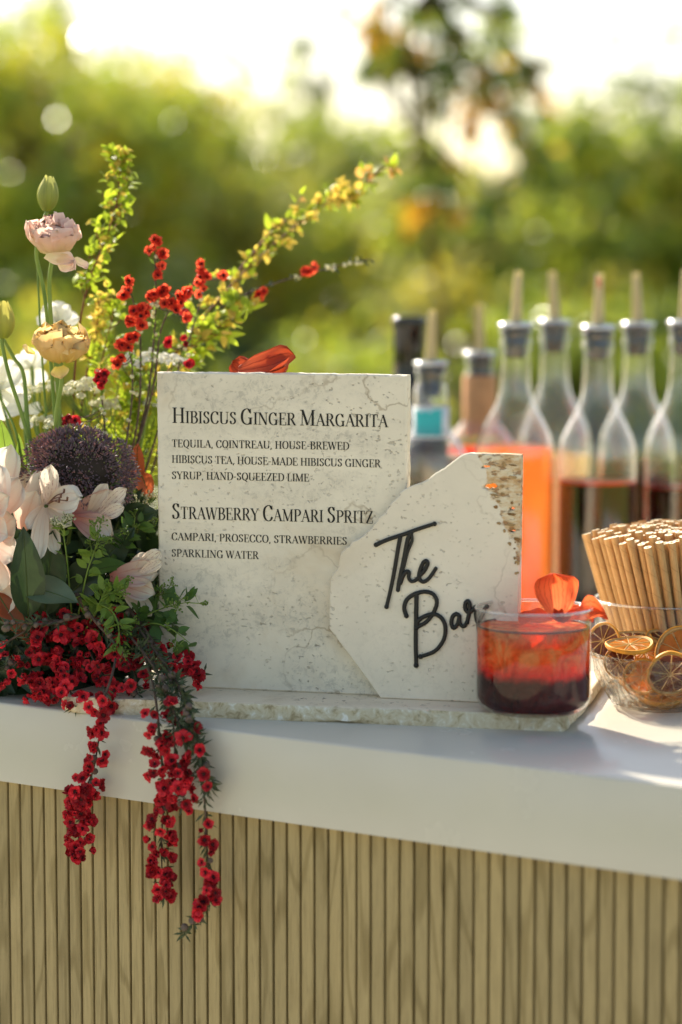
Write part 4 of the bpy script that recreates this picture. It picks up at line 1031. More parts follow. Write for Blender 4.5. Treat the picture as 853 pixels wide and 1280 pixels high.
# ================================================================ FLOWERS
PD = 1.9/FPX                      # size of one photograph pixel at the flowers
def pp(u, v, Y=1.93): return pt(u, v, Y)
stemg = leafmat('green_stem', lin('5d7a2c'), lin('8aa04a'), .12, .4, .4, 30)
stemd = leafmat('dark_green_stem', lin('37451f'), lin('55662f'), .08, .5, .3, 30)
twigm = simple('grey_brown_twig', lin('5a4a40'), .8, .2, .3, 200, .5)
redtwig = simple('reddish_twig', lin('7a4630'), .7, .2, .25, 200, .4)
ygleaf = leafmat('yellow_green_leaf', lin('6f9128'), lin('a4b53c'), .55, .4, .4, 60)
yoleaf = leafmat('golden_leaf', lin('c9a83e'), lin('dbb765'), .55, .45, .4, 60)
orleaf = leafmat('apricot_bud', lin('cf8a4a'), lin('e6ae6e'), .45, .5, .3, 60)
gleaf = leafmat('fresh_green_leaf', lin('5a7a2e'), lin('86a048'), .4, .4, .4, 40)
mleaf = leafmat('mid_green_leaf', lin('3b5a26'), lin('5a7a38'), .35, .4, .4, 40)
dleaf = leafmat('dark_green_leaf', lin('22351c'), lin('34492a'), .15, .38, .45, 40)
grleaf = leafmat('grey_green_leaf', lin('4c5c42'), lin('64735a'), .15, .4, .45, 20)
brleaf = leafmat('bronze_leaf', lin('6a3a24'), lin('8a4c2c'), .35, .4, .4, 40, tcol=(.75, .16, .05, 1))
needm = leafmat('needle_leaf', lin('39442c'), lin('556146'), .15, .5, .3, 60)
whitef = leafmat('white_floret', lin('dcdcd0'), lin('efeee4'), .35, .6, .2, 60)
creamf = leafmat('cream_floret', lin('d2cfae'), lin('e6e2c4'), .35, .6, .2, 60)
redp = leafmat('crimson_petal', (.42, .008, .022, 1), (.74, .032, .050, 1), .3, .5, .3, 2.5, rnd_obj=(.4, 1.5))
redu = leafmat('scarlet_petal', (.60, .030, .022, 1), (.85, .085, .045, 1), .5, .5, .3, 2.5, tcol=(1, .16, .07, 1), rnd_obj=(.7, 1.15))
reddk = simple('blossom_centre', lin('3a0d12'), .6, .2, .3, 200)
stam = simple('crimson_stamen', lin('a0141c'), .5, .3, .2, 200)
caps = simple('seed_capsule_skin', lin('6d5d52'), .7, .3, .3, 220, .5)
def stem(name, parent, px, r, mat_, Y=None, n=6, taper=.5, sides=6):
    P = catmull([pp(*q) if len(q) == 3 else pp(q[0], q[1], Y) for q in px], n)
    mb = MB(); tube(mb, P, lambda t: r*(1-taper*t), sides); part(name, mb, mat_, parent); return P
# ---- small shared meshes
def blossom_mesh(seed, red, tilt=(.15, .4), sc_=1.):
    R = random.Random(seed); mb = MB()
    for k in range(5):
        a = 2*pi*k/5+R.uniform(-.16, .16); L = .43*R.uniform(.85, 1.12)
        vf = petal(L, .46, cup=.35, bend=R.uniform(-.4, .7), ruf=1.1, shape=(.22, .62), nu=4, nv=4, rs=seed*7+k)
        if seed % 2: mb.merge(petal(L*.5, .22, cup=.5, bend=.5, ruf=1.0, shape=(.3, .6), nu=3, nv=3, rs=seed*5+k), Matrix.Rotation(a+.6, 4, 'Z') @ Matrix.Translation((0, .12, .04)) @ Matrix.Rotation(R.uniform(.3, .6), 4, 'X'), 0)
        M = Matrix.Rotation(a, 4, 'Z') @ Matrix.Translation((0, .07, .02)) @ Matrix.Rotation(R.uniform(*tilt), 4, 'X') @ Matrix.Scale(sc_, 4)
        mb.merge(vf, M, 0)
    lathe(mb, [(0, -.12), (.08, -.09), (.12, 0), (.15, .06), (.10, .09), (0, .06)], 9, mi=1)
    for k in range(13):
        a = 2*pi*k/13; r = .15; q = V((cos(a), sin(a), 0))
        tube(mb, [q*r+V((0, 0, .05)), q*(r+.05)+V((0, 0, .17))], .012, 3, 2)
        mb.merge(([(x*.03+q.x*(r+.05), y*.03+q.y*(r+.05), z*.03+.185) for x, y, z in ((1, 0, 0), (-1, 0, 0), (0, 1, 0), (0, -1, 0), (0, 0, 1), (0, 0, -1))], [(0, 2, 4), (2, 1, 4), (1, 3, 4), (3, 0, 4), (2, 0, 5), (1, 2, 5), (3, 1, 5), (0, 3, 5)], [2]*8))
    return mb.mesh('blossom', [red, reddk, stam])
BLC = [blossom_mesh(s, redp) for s in range(6)]+[blossom_mesh(31, redp, (.9, 1.2), .8), blossom_mesh(33, redp, (-.5, -.1), 1.05), blossom_mesh(35, redp, (1.2, 1.45), .6)]
BLS = [blossom_mesh(s+20, redu) for s in range(4)]
def frame_at(p, face, roll, s):
    f = V(face).normalized(); M = basis(p, f.cross(V((.3, .2, 1))).cross(f) if False else (V((0, 0, 1))-f*f.z if abs(f.z) < .95 else V((0, 1, 0))), f)
    return M @ Matrix.Rotation(roll, 4, 'Z') @ Matrix.Scale(s, 4)
def spray(label, px, nb, sd, size, mats=BLC, leaves=80, caps_n=4, seed=0, group=None, Y=1.87, twig=.0011, start=0., face=(0, -1, .25), leafm=None, leaf_l=.0085, name='red_blossom_spray', twigmat=None, end=1., dsd=None, lstart=0., bands=None):
    """a woody twig with small five-petalled blossoms, needle leaves and round capsules along it"""
    R = random.Random(seed); P = catmull([pp(*q) if len(q) == 3 else pp(q[0], q[1], Y) for q in px], 8)
    o = thing(name, label, 'flower spray', P[0], group)
    mb = MB(); tube(mb, P, lambda t: twig*(1-.6*t), 6); part('twig', mb, twigmat or twigm, o)
    def at(t):
        x = t*(len(P)-1); i = min(int(x), len(P)-2); return P[i].lerp(P[i+1], x-i), (P[i+1]-P[i]).normalized()
    todo = [(a_+(b_-a_)*(k+R.random())/n_, s_) for a_, b_, n_, s_ in (bands or [(start, end, nb, sd)]) for k in range(n_)]
    for t, sd in todo:
        p, tg = at(t)
        d = V((R.gauss(0, 1), -abs(R.gauss(0, .8))-.15, R.gauss(0, .8))); d -= tg*d.dot(tg); d.normalize()
        q = p + d*sd*R.uniform(.35, 1.0)+V((0, -R.random()*.004, 0))
        f = (d*1.0+V(face)*.55+V((R.gauss(0, .45), 0, R.gauss(0, .45))))
        inst('blossom', R.choice(mats), frame_at(q, f, R.uniform(0, 6), size*R.uniform(.68, 1.15)), o)
    if leaves:
        mb = MB()
        for k in range(leaves):
            t = lstart+(1-lstart)*R.random(); p, tg = at(t)
            d = (tg*R.uniform(.3, 1.1)+V((R.gauss(0, 1), R.gauss(0, 1), R.gauss(0, 1)))*.6).normalized()
            L = leaf_l*R.uniform(.6, 1.2)
            mb.merge(leafgeo(L, L*.24, R.uniform(-.3, .3), .3, 2), basis(p+d*.001, d, V((R.gauss(0, 1), -1, R.gauss(0, 1)))))
        part('needle_leaves', mb, leafm or needm, o, kind='stuff')
    for k in range(caps_n):
        p, tg = at(start*.6+(1-start*.6)*R.random()); d = V((R.gauss(0, 1), -.8, R.gauss(0, 1))).normalized()
        mb = MB(); r_ = .0025*R.uniform(.8, 1.3)
        lathe(mb, [(0, -1), (.5, -.85), (.87, -.5), (1, 0), (.87, .5), (.6, .72), (.45, .62), (.2, .75), (0, .7)], 10)
        me = mb.mesh('seed_capsule', caps); inst('seed_capsule', me, frame_at(p+d*(r_*1.2), d, 0, r_), o)
    return o
def sprig(name, label, cat, px, mat_, Y=2.0, n=30, L=.014, asp=.55, r=.0011, stemm=None, seed=0, group=None, start=.05, tip=None, tipn=0, spread=1., per=2, fine=True, opp=False, side=None, end=1.):
    """a stem with many small leaves, each leaf a part"""
    R = random.Random(seed); P = catmull([pp(*q) if len(q) == 3 else pp(q[0], q[1], Y) for q in px], 8)
    o = thing(name, label, cat, P[0], group)
    mb = MB(); tube(mb, P, lambda t: r*(1-.6*t), 6); part('stem', mb, stemm or redtwig, o)
    lm = []
    for k in range(4):
        mb = MB(); mb.merge(leafgeo(1, asp*R.uniform(.85, 1.15), R.uniform(-.6, .2), R.uniform(.1, .4), 5, 1.25)); lm.append(mb.mesh('leaf', mat_))
    tm = []
    if tip:
        for k in range(2):
            mb = MB(); mb.merge(leafgeo(1, .7, R.uniform(-.6, .8), .6, 4, 1.2)); tm.append(mb.mesh('bud', tip))
    def at(t):
        x = t*(len(P)-1); i = min(int(x), len(P)-2); return P[i].lerp(P[i+1], x-i), (P[i+1]-P[i]).normalized()
    for k in range(n):
        t = start+(end-start)*(k+.5)/n; p, tg = at(t)
        for j in range(per):
            a = R.uniform(0, 2*pi); e = tg.cross(V((0, 1, 0))).normalized(); f = tg.cross(e)
            d = (e*cos(a)+f*sin(a)*.8)*spread+tg*R.uniform(.2, .9); d.normalize()
            l_ = L*R.uniform(.6, 1.15)*(1-.25*t)
            use = tm and R.random() < tipn*(t**1.5)
            inst('bud' if use else 'leaf', R.choice(tm if use else lm), basis(p+d*R.uniform(.001, .004), d, V((R.gauss(0, .7), -.6+R.gauss(0, .6), .9)), l_*(.7 if use else 1)), o)
    return o, P, at
def bushy(label, px, nodes, wpx, mat_, tip, tipn, seed, L=.0095, start=.3, per=8, asp=.6, r=.0012):
    """branch whose short side twigs carry tufts of small rounded leaves"""
    R = random.Random(seed); P = catmull([pp(*q) for q in px], 10); o = thing('leafy_branch', label, 'branch', P[0])
    mb = MB(); tube(mb, P, lambda t: r*(1-.65*t), 6); tw = MB(); lm = []; tm = []
    for k in range(4):
        b = MB(); b.merge(leafgeo(1, asp*R.uniform(.85, 1.2), R.uniform(-.7, .3), R.uniform(.1, .5), 5, 1.0)); lm.append(b.mesh('leaf', mat_))
        b = MB(); b.merge(leafgeo(1, .75, R.uniform(-.6, .8), .6, 4, 1.1)); tm.append(b.mesh('bud', tip))
    for k in range(nodes):
        t = start+(1-start)*(k+R.uniform(.2, .8))/nodes; x = t*(len(P)-1); i = min(int(x), len(P)-2); p = P[i].lerp(P[i+1], x-i); tg = (P[i+1]-P[i]).normalized()
        sd = (1 if k % 2 else -1)*R.uniform(.5, 1); d = (tg.cross(V((0, 1, 0)))*sd+V((0, R.gauss(0, .5), 0))+tg*R.uniform(.5, 1.1)+V((0, 0, .25))).normalized()
        ln = wpx*PD*R.uniform(.45, 1.15)*(1-.45*t); Q = catmull([p, p+d*ln*.5+V((0, 0, -.001)), p+d*ln], 4); tube(tw, Q, .0004, 4)
        for j in range(int(per*1.15*R.uniform(.6, 1.3))):
            u_ = R.random()**.7; q = Q[min(len(Q)-1, int(u_*len(Q)))]; dd = (d*R.uniform(.1, 1)+rv(.75)).normalized(); s_ = L*R.uniform(.6, 1.2)
            use = R.random() < tipn*(.3+t)
            inst('bud' if use else 'leaf', R.choice(tm if use else lm), basis(q+dd*.0006, dd, V((R.gauss(0, .7), -.5+R.gauss(0, .6), .9)), s_*(.8 if use else 1)), o)
    part('stem', mb, redtwig, o); part('side_twigs', tw, redtwig, o, kind='stuff')
# ---- peach blooms -------------------------------------------------------
def bloom(label, c, Rb, ax, mats, stempx, seed, drop=None, Y=1.93, squash=.78):
    R = random.Random(seed); o = thing('peach_bloom', label, 'flower', c, 'peach blooms'); ax = V(ax).normalized()
    cx = ax.cross(V((0, 1, 0))).normalized(); cy = ax.cross(cx)
    mi, mo = mats; meshes = []
    for k in range(6):
        mb = MB(); mb.merge(petal(1, 1.15, cup=.5, bend=[1.15, 1.3, 1.05, .8, 1.0, .6][k], ruf=.6 if k < 3 else .75, shape=(.35, .66), nu=10, nv=9, rs=seed*10+k)); me = mb.mesh('petal', mo); add_uv(me, lambda i: ((i % 11)/10, (i//11)/9)); meshes.append(me)
    base = V(c)-ax*Rb*.62
    # rows from the outside in
    rows = [(8, 1.0, .98, .50, 0), (8, .9, .93, .60, .3), (8, .8, .88, .70, .1), (8, .72, .84, .80, .5), (8, .64, .80, .90, .2), (8, .56, .76, 1.0, .6), (8, .5, .80, 1.1, .1), (7, .3, .80, 1.2, .3), (5, .12, .78, 1.3, .1)]
    for ri, (n_, rad, ln, tiltu, off) in enumerate(rows):
        for k in range(n_):
            a = 2*pi*(k+off)/n_+R.uniform(-.15, .15); q = cx*cos(a)+cy*sin(a)
            p = base+q*Rb*rad*.30+ax*Rb*(.02+.03*ri)
            d = (q*(1.35-tiltu*.72)+ax*(tiltu*.5)).normalized() if ri < 6 else (q*(.75-.25*(ri-6))+ax).normalized()
            s = Rb*ln*(1.12 if ri < 6 else 1.22)*R.uniform(.86, 1.10)
            wv = s*(1.0 if ri < 6 else .62)
            inst('petal', meshes[(k % 3)+(0 if ri < 2 else 3 if ri > 5 else 3*((k+ri) % 2))], basis(p, d, ax-q*.25 if ri < 6 else -q+ax*.1, (wv, s, s)), o)
    if drop:
        for (u0, v0, dv, wd, ln, z_) in drop:
            mb = MB(); mb.merge(petal(ln*PD, wd*PD, cup=.5, bend=.9, ruf=.9, shape=(.4, .6), nu=8, nv=8, rs=seed+int(u0)))
            me = mb.mesh('petal', mo); add_uv(me, lambda i: ((i % 9)/8, (i//9)/8)); inst('petal', me, basis(pp(u0, v0, Y-.012), dv, z_), o)
    mb = MB()
    for k in range(5):
        a = 2*pi*k/5; q = cx*cos(a)+cy*sin(a)
        mb.merge(leafgeo(Rb*.55, Rb*.2, .5, .3, 4), basis(base-ax*Rb*.02, q*.8-ax*.15+ax*.5, ax))
    part('sepals', mb, stemg, o)
    P = catmull([base+ax*Rb*.05]+[pp(*q) for q in stempx], 7); mb = MB(); tube(mb, P, .0017, 7); part('stem', mb, stemg, o)
    return o
pe1 = veinpetal('peach_pink_petal', lin('f0e0b4'), lin('ffe2d2'), lin('e8bda4'), .58, 5, .2, .55)
pe2 = veinpetal('apricot_petal', lin('ecd468'), lin('fbe0a0'), lin('e6bc66'), .58, 5, .18, .55)
bloom('pale pink double bloom standing highest at the left with a torn hanging petal', pp(68, 293, 1.93), 38*PD, (.03, -.22, 1), (pe1, pe1), [(62, 350, 1.935), (64, 400, 1.94), (72, 480, 1.95), (80, 600, 1.95), (92, 800, 1.95)], 1,
      drop=[(56, 321, (1, -.1, -.55), 22, 46, (.2, -.8, .6)), (94, 322, (.5, -.1, -.7), 13, 26, (.2, -.8, .6)), (74, 322, (.5, -.2, -.4), 24, 38, (-.2, -.9, .3))], Y=1.93)
bloom('yellow apricot double bloom below the pink one', pp(77, 428, 1.915), 41*PD, (.05, -.2, 1), (pe2, pe2), [(77, 480, 1.92), (70, 530, 1.93), (72, 640, 1.94), (92, 800, 1.95)], 4,
      drop=[(75, 458, (.1, -.1, -.5), 24, 20, (0, -1, .1)), (44, 442, (-1, -.1, .25), 10, 20, (0, -.8, .6))], Y=1.915, squash=.75)
budm = veinpetal('green_bud_petal', lin('8b9a3c'), lin('b9b86a'), lin('7c8c34'), .4, 7, .3)
budy = veinpetal('yellow_bud_petal', lin('98a03a'), lin('d6cc6c'), lin('a8a03e'), .4, 7, .3)
def bud(label, c, w_, h_, mat_, stempx, seed, Y, lean=0):
    o = thing('flower_bud', label, 'flower bud', c); R = random.Random(seed); base = V(c)-UP*h_*PD/2; ax = V((lean, 0, 1))
    for k in range(5):                                  # overlapping petals wrapped round the bud, each starting further round
        mb = MB(); nu, nv = 10, 12; a0 = 2*pi*k/5; span = 1.9; H = h_*PD*R.uniform(.93, 1.04); tipr = .16+.10*R.random()
        for j in range(nv+1):
            t = j/nv; r = w_*PD/2*(sin(pi*min(1, t*.90+.06))**.62*(1-.12*t)+ (tipr if t > .9 else 0)*(t-.9)*8)
            for i in range(nu+1):
                s_ = i/nu*2-1; a = a0+s_*span/2*(1-.35*t**3); rr_ = r*(1.0+.05*s_+.02*sin(9*t+k))
                edge = .05*abs(s_)**3*sin(5*s_+k)*t
                mb.v.append(tuple(base+ax*(H*(t-.10*abs(s_)**2.5*t+edge*.5))+V((cos(a)*rr_, sin(a)*rr_, 0))))
        for j in range(nv):
            for i in range(nu): q = j*(nu+1)+i; mb.f.append((q, q+1, q+nu+2, q+nu+1)); mb.m.append(0)
        me = mb.mesh('petal', mat_, wloc(o)); add_uv(me, lambda i: ((i % 11)/10, (i//11)/12)); q = bpy.data.objects.new('petal', me); link(q, o)
    P = catmull([base]+[pp(*q) for q in stempx], 7); mb = MB(); tube(mb, P, .0016, 7); part('stem', mb, stemg, o)
bud('closed green bud rising above the pink bloom', pp(59, 241, 1.95), 29, 46, budm, [(50, 290, 1.95), (46, 320, 1.95), (56, 370, 1.95), (66, 480, 1.955), (88, 800, 1.955)], 3, 1.95, .06)
bud('fat yellow bud at the left edge of the photo', pp(4, 399, 1.92), 32, 48, budy, [(3, 430, 1.92), (12, 470, 1.92), (28, 520, 1.925), (44, 580, 1.93), (80, 760, 1.95)], 9, 1.92)
# ---- white flowers at the back ------------------------------------------
whp = veinpetal('white_petal', lin('e3e2cf'), lin('f0efe8'), lin('cfd0b8'), .4, 7, .3)
def whiteflower(label, c, s, faces, seed, stempx=None, mat_=None, shape=(.3, .6)):
    R = random.Random(seed); o = thing('white_flower', label, 'flower', c)
    for k, (dx, dz, dy, wd) in enumerate(faces):
        mb = MB(); mb.merge(petal(1, wd, cup=.35, bend=R.uniform(-.5, .7), ruf=.7, shape=shape, nu=8, nv=8, rs=seed*9+k)); me = mb.mesh('petal', mat_ or whp); add_uv(me, lambda i: ((i % 9)/8, (i//9)/8))
        inst('petal', me, basis(V(c), (dx, dy, dz), (.1-dx*.3, -1, .4), s), o)
    if stempx:
        P = catmull([V(c)]+[pp(*q) for q in stempx], 7); mb = MB(); tube(mb, P, .0014, 7); part('stem', mb, stemg, o)
whiteflower('upright white flower between the two peach blooms', pp(72, 402, 2.03), .0185, [(0, 1, .1, .8), (.75, .75, 0, .9), (-.5, .6, 0, .8), (1, .2, .1, .8), (-.9, .1, .2, .8)], 1, [(74, 500, 2.03), (90, 780, 1.97)])
whiteflower('white flower behind the left stems under the yellow bloom', pp(40, 458, 2.04), .0185, [(-.4, 1, 0, .8), (.8, .5, 0, .8), (-1, .2, .1, .8), (.5, -.8, .1, .8), (-.4, -.8, .1, .8)], 2, [(50, 560, 2.02), (88, 780, 1.97)])
whiteflower('large white flower cut by the left edge above the lily', pp(-2, 485, 2.03), .028, [(-.2, 1, 0, .8), (.7, .6, 0, .8), (1, -.3, .1, .8), (.2, -1, .1, .9), (-.9, .1, .1, .8)], 3, [(30, 600, 2.0), (84, 780, 1.97)])
whiteflower('small white flower low among the lace florets', pp(30, 515, 2.0), .016, [(-.2, 1, 0, .7), (.9, .3, 0, .7), (-.9, .1, .1, .7), (.2, -1, .1, .7)], 4, [(40, 600, 1.99), (84, 780, 1.97)])
# ---- lace umbels ---------------------------------------------------------
def umbel(label, u, v, Y, wpx, hpx, stempx, seed, mat_=None, n=26, ft=(0, -.25, 1), fs=.0019):
    R = random.Random(seed); c = pp(u, v, Y); base = pp(u+R.uniform(-4, 4), v+hpx*1.6, Y); o = thing('lace_umbel', label, 'flower', base)
    mb = MB(); fl = MB(); rays = []
    for k in range(n):
        a = R.uniform(0, 2*pi); r = sqrt(R.random()); q = c+V((r*cos(a)*wpx/2*PD, r*sin(a)*wpx/2*PD, (1-r*r)*hpx*.5*PD+R.gauss(0, .0015)))
        tube(mb, catmull([base, base.lerp(q, .5)+V((cos(a)*.003, 0, -.002)), q], 3), .00035, 4)
        for j in range(13):
            d = rv(); d.z = abs(d.z); d.normalize(); p = q+d*.0042*R.uniform(.5, 1.1)
            f = (d+V((0, -.5, .5))).normalized()
            for m_ in range(5):
                a2 = 2*pi*m_/5; M = frame_at(p, f, a2, fs*R.uniform(.8, 1.2))
                fl.merge(([(0, 0, 0), (.45, .55, .12), (0, 1.0, .05), (-.45, .55, .12)], [(0, 1, 2, 3)], [0]), M)
    part('rays', mb, stemg, o); part('florets', fl, mat_ or whitef, o, kind='stuff')
    P = catmull([base]+[pp(*q) for q in stempx], 6); mb = MB(); tube(mb, P, .0011, 6); part('stem', mb, stemg, o)
umbel('white lace flower head at the top left corner of the menu stone', 192, 456, 2.02, 92, 22, [(176, 560, 2.01), (150, 680, 1.99), (110, 800, 1.97)], 1, n=34)
umbel('cream lace flower head right of the yellow bloom', 108, 490, 1.99, 66, 22, [(112, 560, 1.98), (104, 700, 1.97)], 2, creamf)
umbel('cream lace flower head left of the yellow bloom stem', 58, 492, 1.99, 50, 16, [(60, 560, 1.98), (80, 700, 1.97)], 3, creamf, 18)
umbel('cream lace flower head touching the dark purple dome', 62, 533, 1.97, 60, 18, [(66, 600, 1.97), (80, 700, 1.97)], 4, creamf, 20)
umbel('drooping cream lace head behind the crimson blossom', 132, 512, 2.01, 44, 16, [(130, 600, 1.99), (110, 700, 1.97)], 5, creamf, 16)
umbel('small white lace head against the left side of the menu stone', 190, 508, 2.03, 34, 12, [(176, 580, 2.01), (140, 700, 1.99)], 6, whitef, 10)
# ---- dark dome -----------------------------------------------------------
def dome(label, u, v, Y, rx, rz, seed):
    R = random.Random(seed); c = pp(u, v, Y); o = thing('purple_flower_dome', label, 'flower', c)
    mb = MB(); lathe(mb, [(0, -.5), (.35, -.42), (.62, -.2), (.72, .1), (.62, .40), (.40, .62), (0, .74)], 20)
    core = MB(); core.merge(mb.data(), Matrix.Translation(c) @ Matrix.Diagonal((rx*PD, rx*PD*.7, rz*PD, 1))); part('core', core, simple('dark_green_core', lin('3a332e'), .9, .1, .3, 60), o)
    dk = leafmat('dusky_purple_bud', lin('62525a'), lin('857078'), .15, .5, .3, 80); pk = leafmat('pinkish_bud', lin('94646c'), lin('bd928e'), .3, .5, .3, 80); gr_ = leafmat('green_bud', lin('6d7450'), lin('8d9268'), .2, .5, .3, 80)
    fl = MB()
    subs = []
    for k in range(64):
        a = R.uniform(pi*.9, 2.1*pi); h_ = R.uniform(-.55, 1.0); e = sqrt(max(0, 1-h_*h_)); subs.append((V((e*cos(a), e*sin(a), h_)), R.uniform(.84, 1.06)))
    for k in range(3800):
        sc, sr = R.choice(subs); off_ = rv(.16); d = (sc+off_).normalized(); ang_ = (d-sc).length
        lump = sr*(1.0-1.6*ang_*ang_)*R.uniform(.93, 1.0)
        q = c+V((d.x*rx*PD, d.y*rx*PD*.7, d.z*rz*PD))*lump
        dd = (d+(d-sc)*2.2+rv(.25)).normalized(); L = .0040*R.uniform(.6, 1.25); w_ = .0011*R.uniform(.8, 1.3)
        M = basis(q, dd, (0, -1, .2), (w_, L, w_))
        left = d.x < -.35; mi = 1 if R.random() < (.5 if left else .14) else 2 if R.random() < .10 else 0
        fl.merge(([(0, 0, 0), (.6, .5, 0), (0, .5, .6), (-.6, .5, 0), (0, .5, -.6), (0, 1, 0)], [(0, 2, 1), (0, 3, 2), (0, 4, 3), (0, 1, 4), (5, 1, 2), (5, 2, 3), (5, 3, 4), (5, 4, 1)], [mi]*8), M)
    part('buds', fl, [dk, pk, gr_], o, kind='stuff', flat=True)
    P = catmull([c, pp(98, 700, 1.95), pp(98, 800, 1.95)], 6); mb = MB(); tube(mb, P, .002, 7); part('stem', mb, stemd, o)
dome('domed head of tiny dusky purple buds beside the menu stone', 97, 592, 1.925, 75, 60, 5)
# ---- big white and peach lily at the left edge ---------------------------
blush = veinpetal('blush_white_petal', lin('f0bfa6'), lin('efe9dc'), lin('e3b9a0'), .4, 5, .35)
def petals_at(name, label, cat, c, lst, mat_, seed, stempx=None, group=None, size=1., veins=None):
    """petals given as (u0, v0, u1, v1, width px, towards, depth at the base, mat, bend, cup)"""
    R = random.Random(seed); o = thing(name, label, cat, c, group)
    for k, q in enumerate(lst):
        u0, v0, u1, v1, wd, Y0, Y1 = q[:7]; kw = q[7] if len(q) > 7 else {}
        a = pp(u0, v0, Y0); b = pp(u1, v1, Y1); L = (b-a).length*1.06; bend = kw.get('bend', .4)
        M0 = basis(a, b-a, kw.get('face', (0, -1, .25)))
        M = M0 @ Matrix.Rotation(-bend*.5, 4, 'X')
        mb = MB(); mb.merge(petal(L, wd*PD, cup=kw.get('cup', .35), bend=bend, ruf=kw.get('ruf', .5), shape=kw.get('shape', (.3, .6)), nu=8, nv=10, tip=kw.get('tip', 0), rs=seed*13+k))
        me = mb.mesh('petal', kw.get('mat', mat_)); add_uv(me, lambda i: ((i % 9)/8, (i//9)/10)); inst('petal', me, M, o)
    if stempx:
        P = catmull([V(c)]+[pp(*q) for q in stempx], 7); mb = MB(); tube(mb, P, .0016, 7); part('stem', mb, stemd, o)
    return o
petals_at('white_rose', 'large blush white bloom with folded petals cut by the left edge', 'flower', pp(-8, 660, 1.90), [
    (-10, 640, 14, 560, 40, 1.90, 1.91, dict(cup=.5, bend=.5)), (-12, 650, 22, 600, 50, 1.89, 1.895, dict(cup=.6)), (-10, 665, 20, 650, 50, 1.88, 1.875, dict(cup=.5, bend=.7)),
    (-12, 680, 16, 700, 46, 1.875, 1.87, dict(cup=.5, bend=.6)), (-12, 690, 4, 765, 44, 1.875, 1.88, dict(cup=.3)), (-20, 670, -10, 580, 60, 1.87, 1.885, dict(cup=.6)), (-18, 690, -8, 740, 50, 1.865, 1.87, dict(cup=.6)),
    (-16, 640, 12, 620, 40, 1.87, 1.86, dict(cup=.7, bend=1.0)), (-18, 660, 10, 672, 40, 1.862, 1.855, dict(cup=.7, bend=1.0))], blush, 31, [(20, 760, 1.93), (60, 800, 1.95)])
petals_at('lily_bloom', 'white trumpet petals glowing peach between the blush bloom and the striped flower', 'flower', pp(26, 655, 1.915), [
    (26, 660, 66, 594, 40, 1.915, 1.905, dict(cup=.8, bend=-.3, shape=(.2, .8))), (26, 655, 34, 592, 34, 1.92, 1.925, dict(cup=.6)), (28, 662, 46, 615, 36, 1.905, 1.895, dict(cup=.7))], blush, 37, [(40, 720, 1.94), (80, 800, 1.95)])
streak = veinpetal('streaked_cream_petal', lin('e6cdb8'), lin('ebe2d2'), lin('8d1f2c'), .35, 9, .85, .5, 1)
als = veinpetal('cream_petal', lin('dcc2a8'), lin('ece6da'), lin('d0a892'), .35, 7, .35)
pinkv = veinpetal('pink_backed_petal', lin('c87a72'), lin('e6dccd'), lin('c08078'), .35, 7, .5)
def stamens(o, c, tips, mat_=None):
    mb = MB()
    for u, v, Y in tips:
        e = pp(u, v, Y); tube(mb, catmull([c, c.lerp(e, .5)+V((0, -.003, .002)), e], 4), .0005, 5)
        tube(mb, [e, e+V((.0005, -.001, .003))], .0009, 5)
    part('stamens', mb, mat_ or simple('dark_stamen', lin('6d4a3a'), .7, .2, .2, 200), o)
a1 = petals_at('striped_lily', 'open cream striped flower in front of the purple dome', 'flower', pp(58, 632, 1.885), [
    (60, 628, 64, 583, 24, 1.885, 1.875, dict(mat=streak, cup=.5, shape=(.2, .6))), (62, 630, 98, 622, 36, 1.882, 1.865, dict(mat=als, cup=.3, bend=-.3, shape=(.2, .68))),
    (60, 634, 88, 655, 26, 1.885, 1.875, dict(mat=als)), (56, 634, 48, 698, 22, 1.885, 1.87, dict(mat=als, cup=.5, bend=-.5)), (58, 634, 70, 690, 20, 1.89, 1.88, dict(mat=als)),
    (58, 632, 36, 660, 22, 1.888, 1.88, dict(mat=als)), (56, 632, 70, 600, 24, 1.89, 1.885, dict(mat=streak))], als, 41, [(50, 700, 1.92), (70, 790, 1.94)], 'striped lilies')
stamens(a1, pp(60, 630, 1.883), [(76, 622, 1.86), (80, 616, 1.862), (74, 628, 1.858), (84, 626, 1.86)])
a2 = petals_at('striped_lily', 'striped flower seen from its pink side pointing right under the dome', 'flower', pp(92, 642, 1.905), [
    (88, 640, 152, 628, 34, 1.905, 1.895, dict(mat=pinkv, cup=.7, bend=-.1, shape=(.25, .75))), (92, 646, 140, 668, 36, 1.90, 1.885, dict(mat=pinkv, cup=.6, shape=(.25, .7))), (112, 640, 134, 606, 20, 1.90, 1.89, dict(mat=als, cup=.5)),
    (124, 642, 157, 612, 20, 1.895, 1.885, dict(mat=streak, cup=.3)), (126, 646, 154, 634, 18, 1.89, 1.88, dict(mat=streak, cup=.3)), (118, 650, 136, 672, 24, 1.89, 1.88, dict(mat=als))], als, 43, [(84, 700, 1.93), (90, 790, 1.94)], 'striped lilies')
a3 = petals_at('striped_lily', 'lowest striped flower touching the menu stone edge', 'flower', pp(142, 720, 1.90), [
    (138, 722, 194, 716, 34, 1.90, 1.885, dict(mat=pinkv, cup=.6, shape=(.25, .7), bend=-.2)), (142, 726, 192, 742, 30, 1.895, 1.88, dict(mat=pinkv, cup=.5, shape=(.25, .7))), (150, 728, 188, 768, 24, 1.895, 1.885, dict(mat=als, cup=.4)),
    (172, 712, 200, 690, 20, 1.89, 1.88, dict(mat=streak, cup=.3)), (176, 716, 202, 702, 15, 1.885, 1.88, dict(mat=streak, cup=.3)), (160, 716, 186, 694, 20, 1.895, 1.89, dict(mat=als))], als, 47, [(110, 760, 1.93), (96, 800, 1.94)], 'striped lilies')
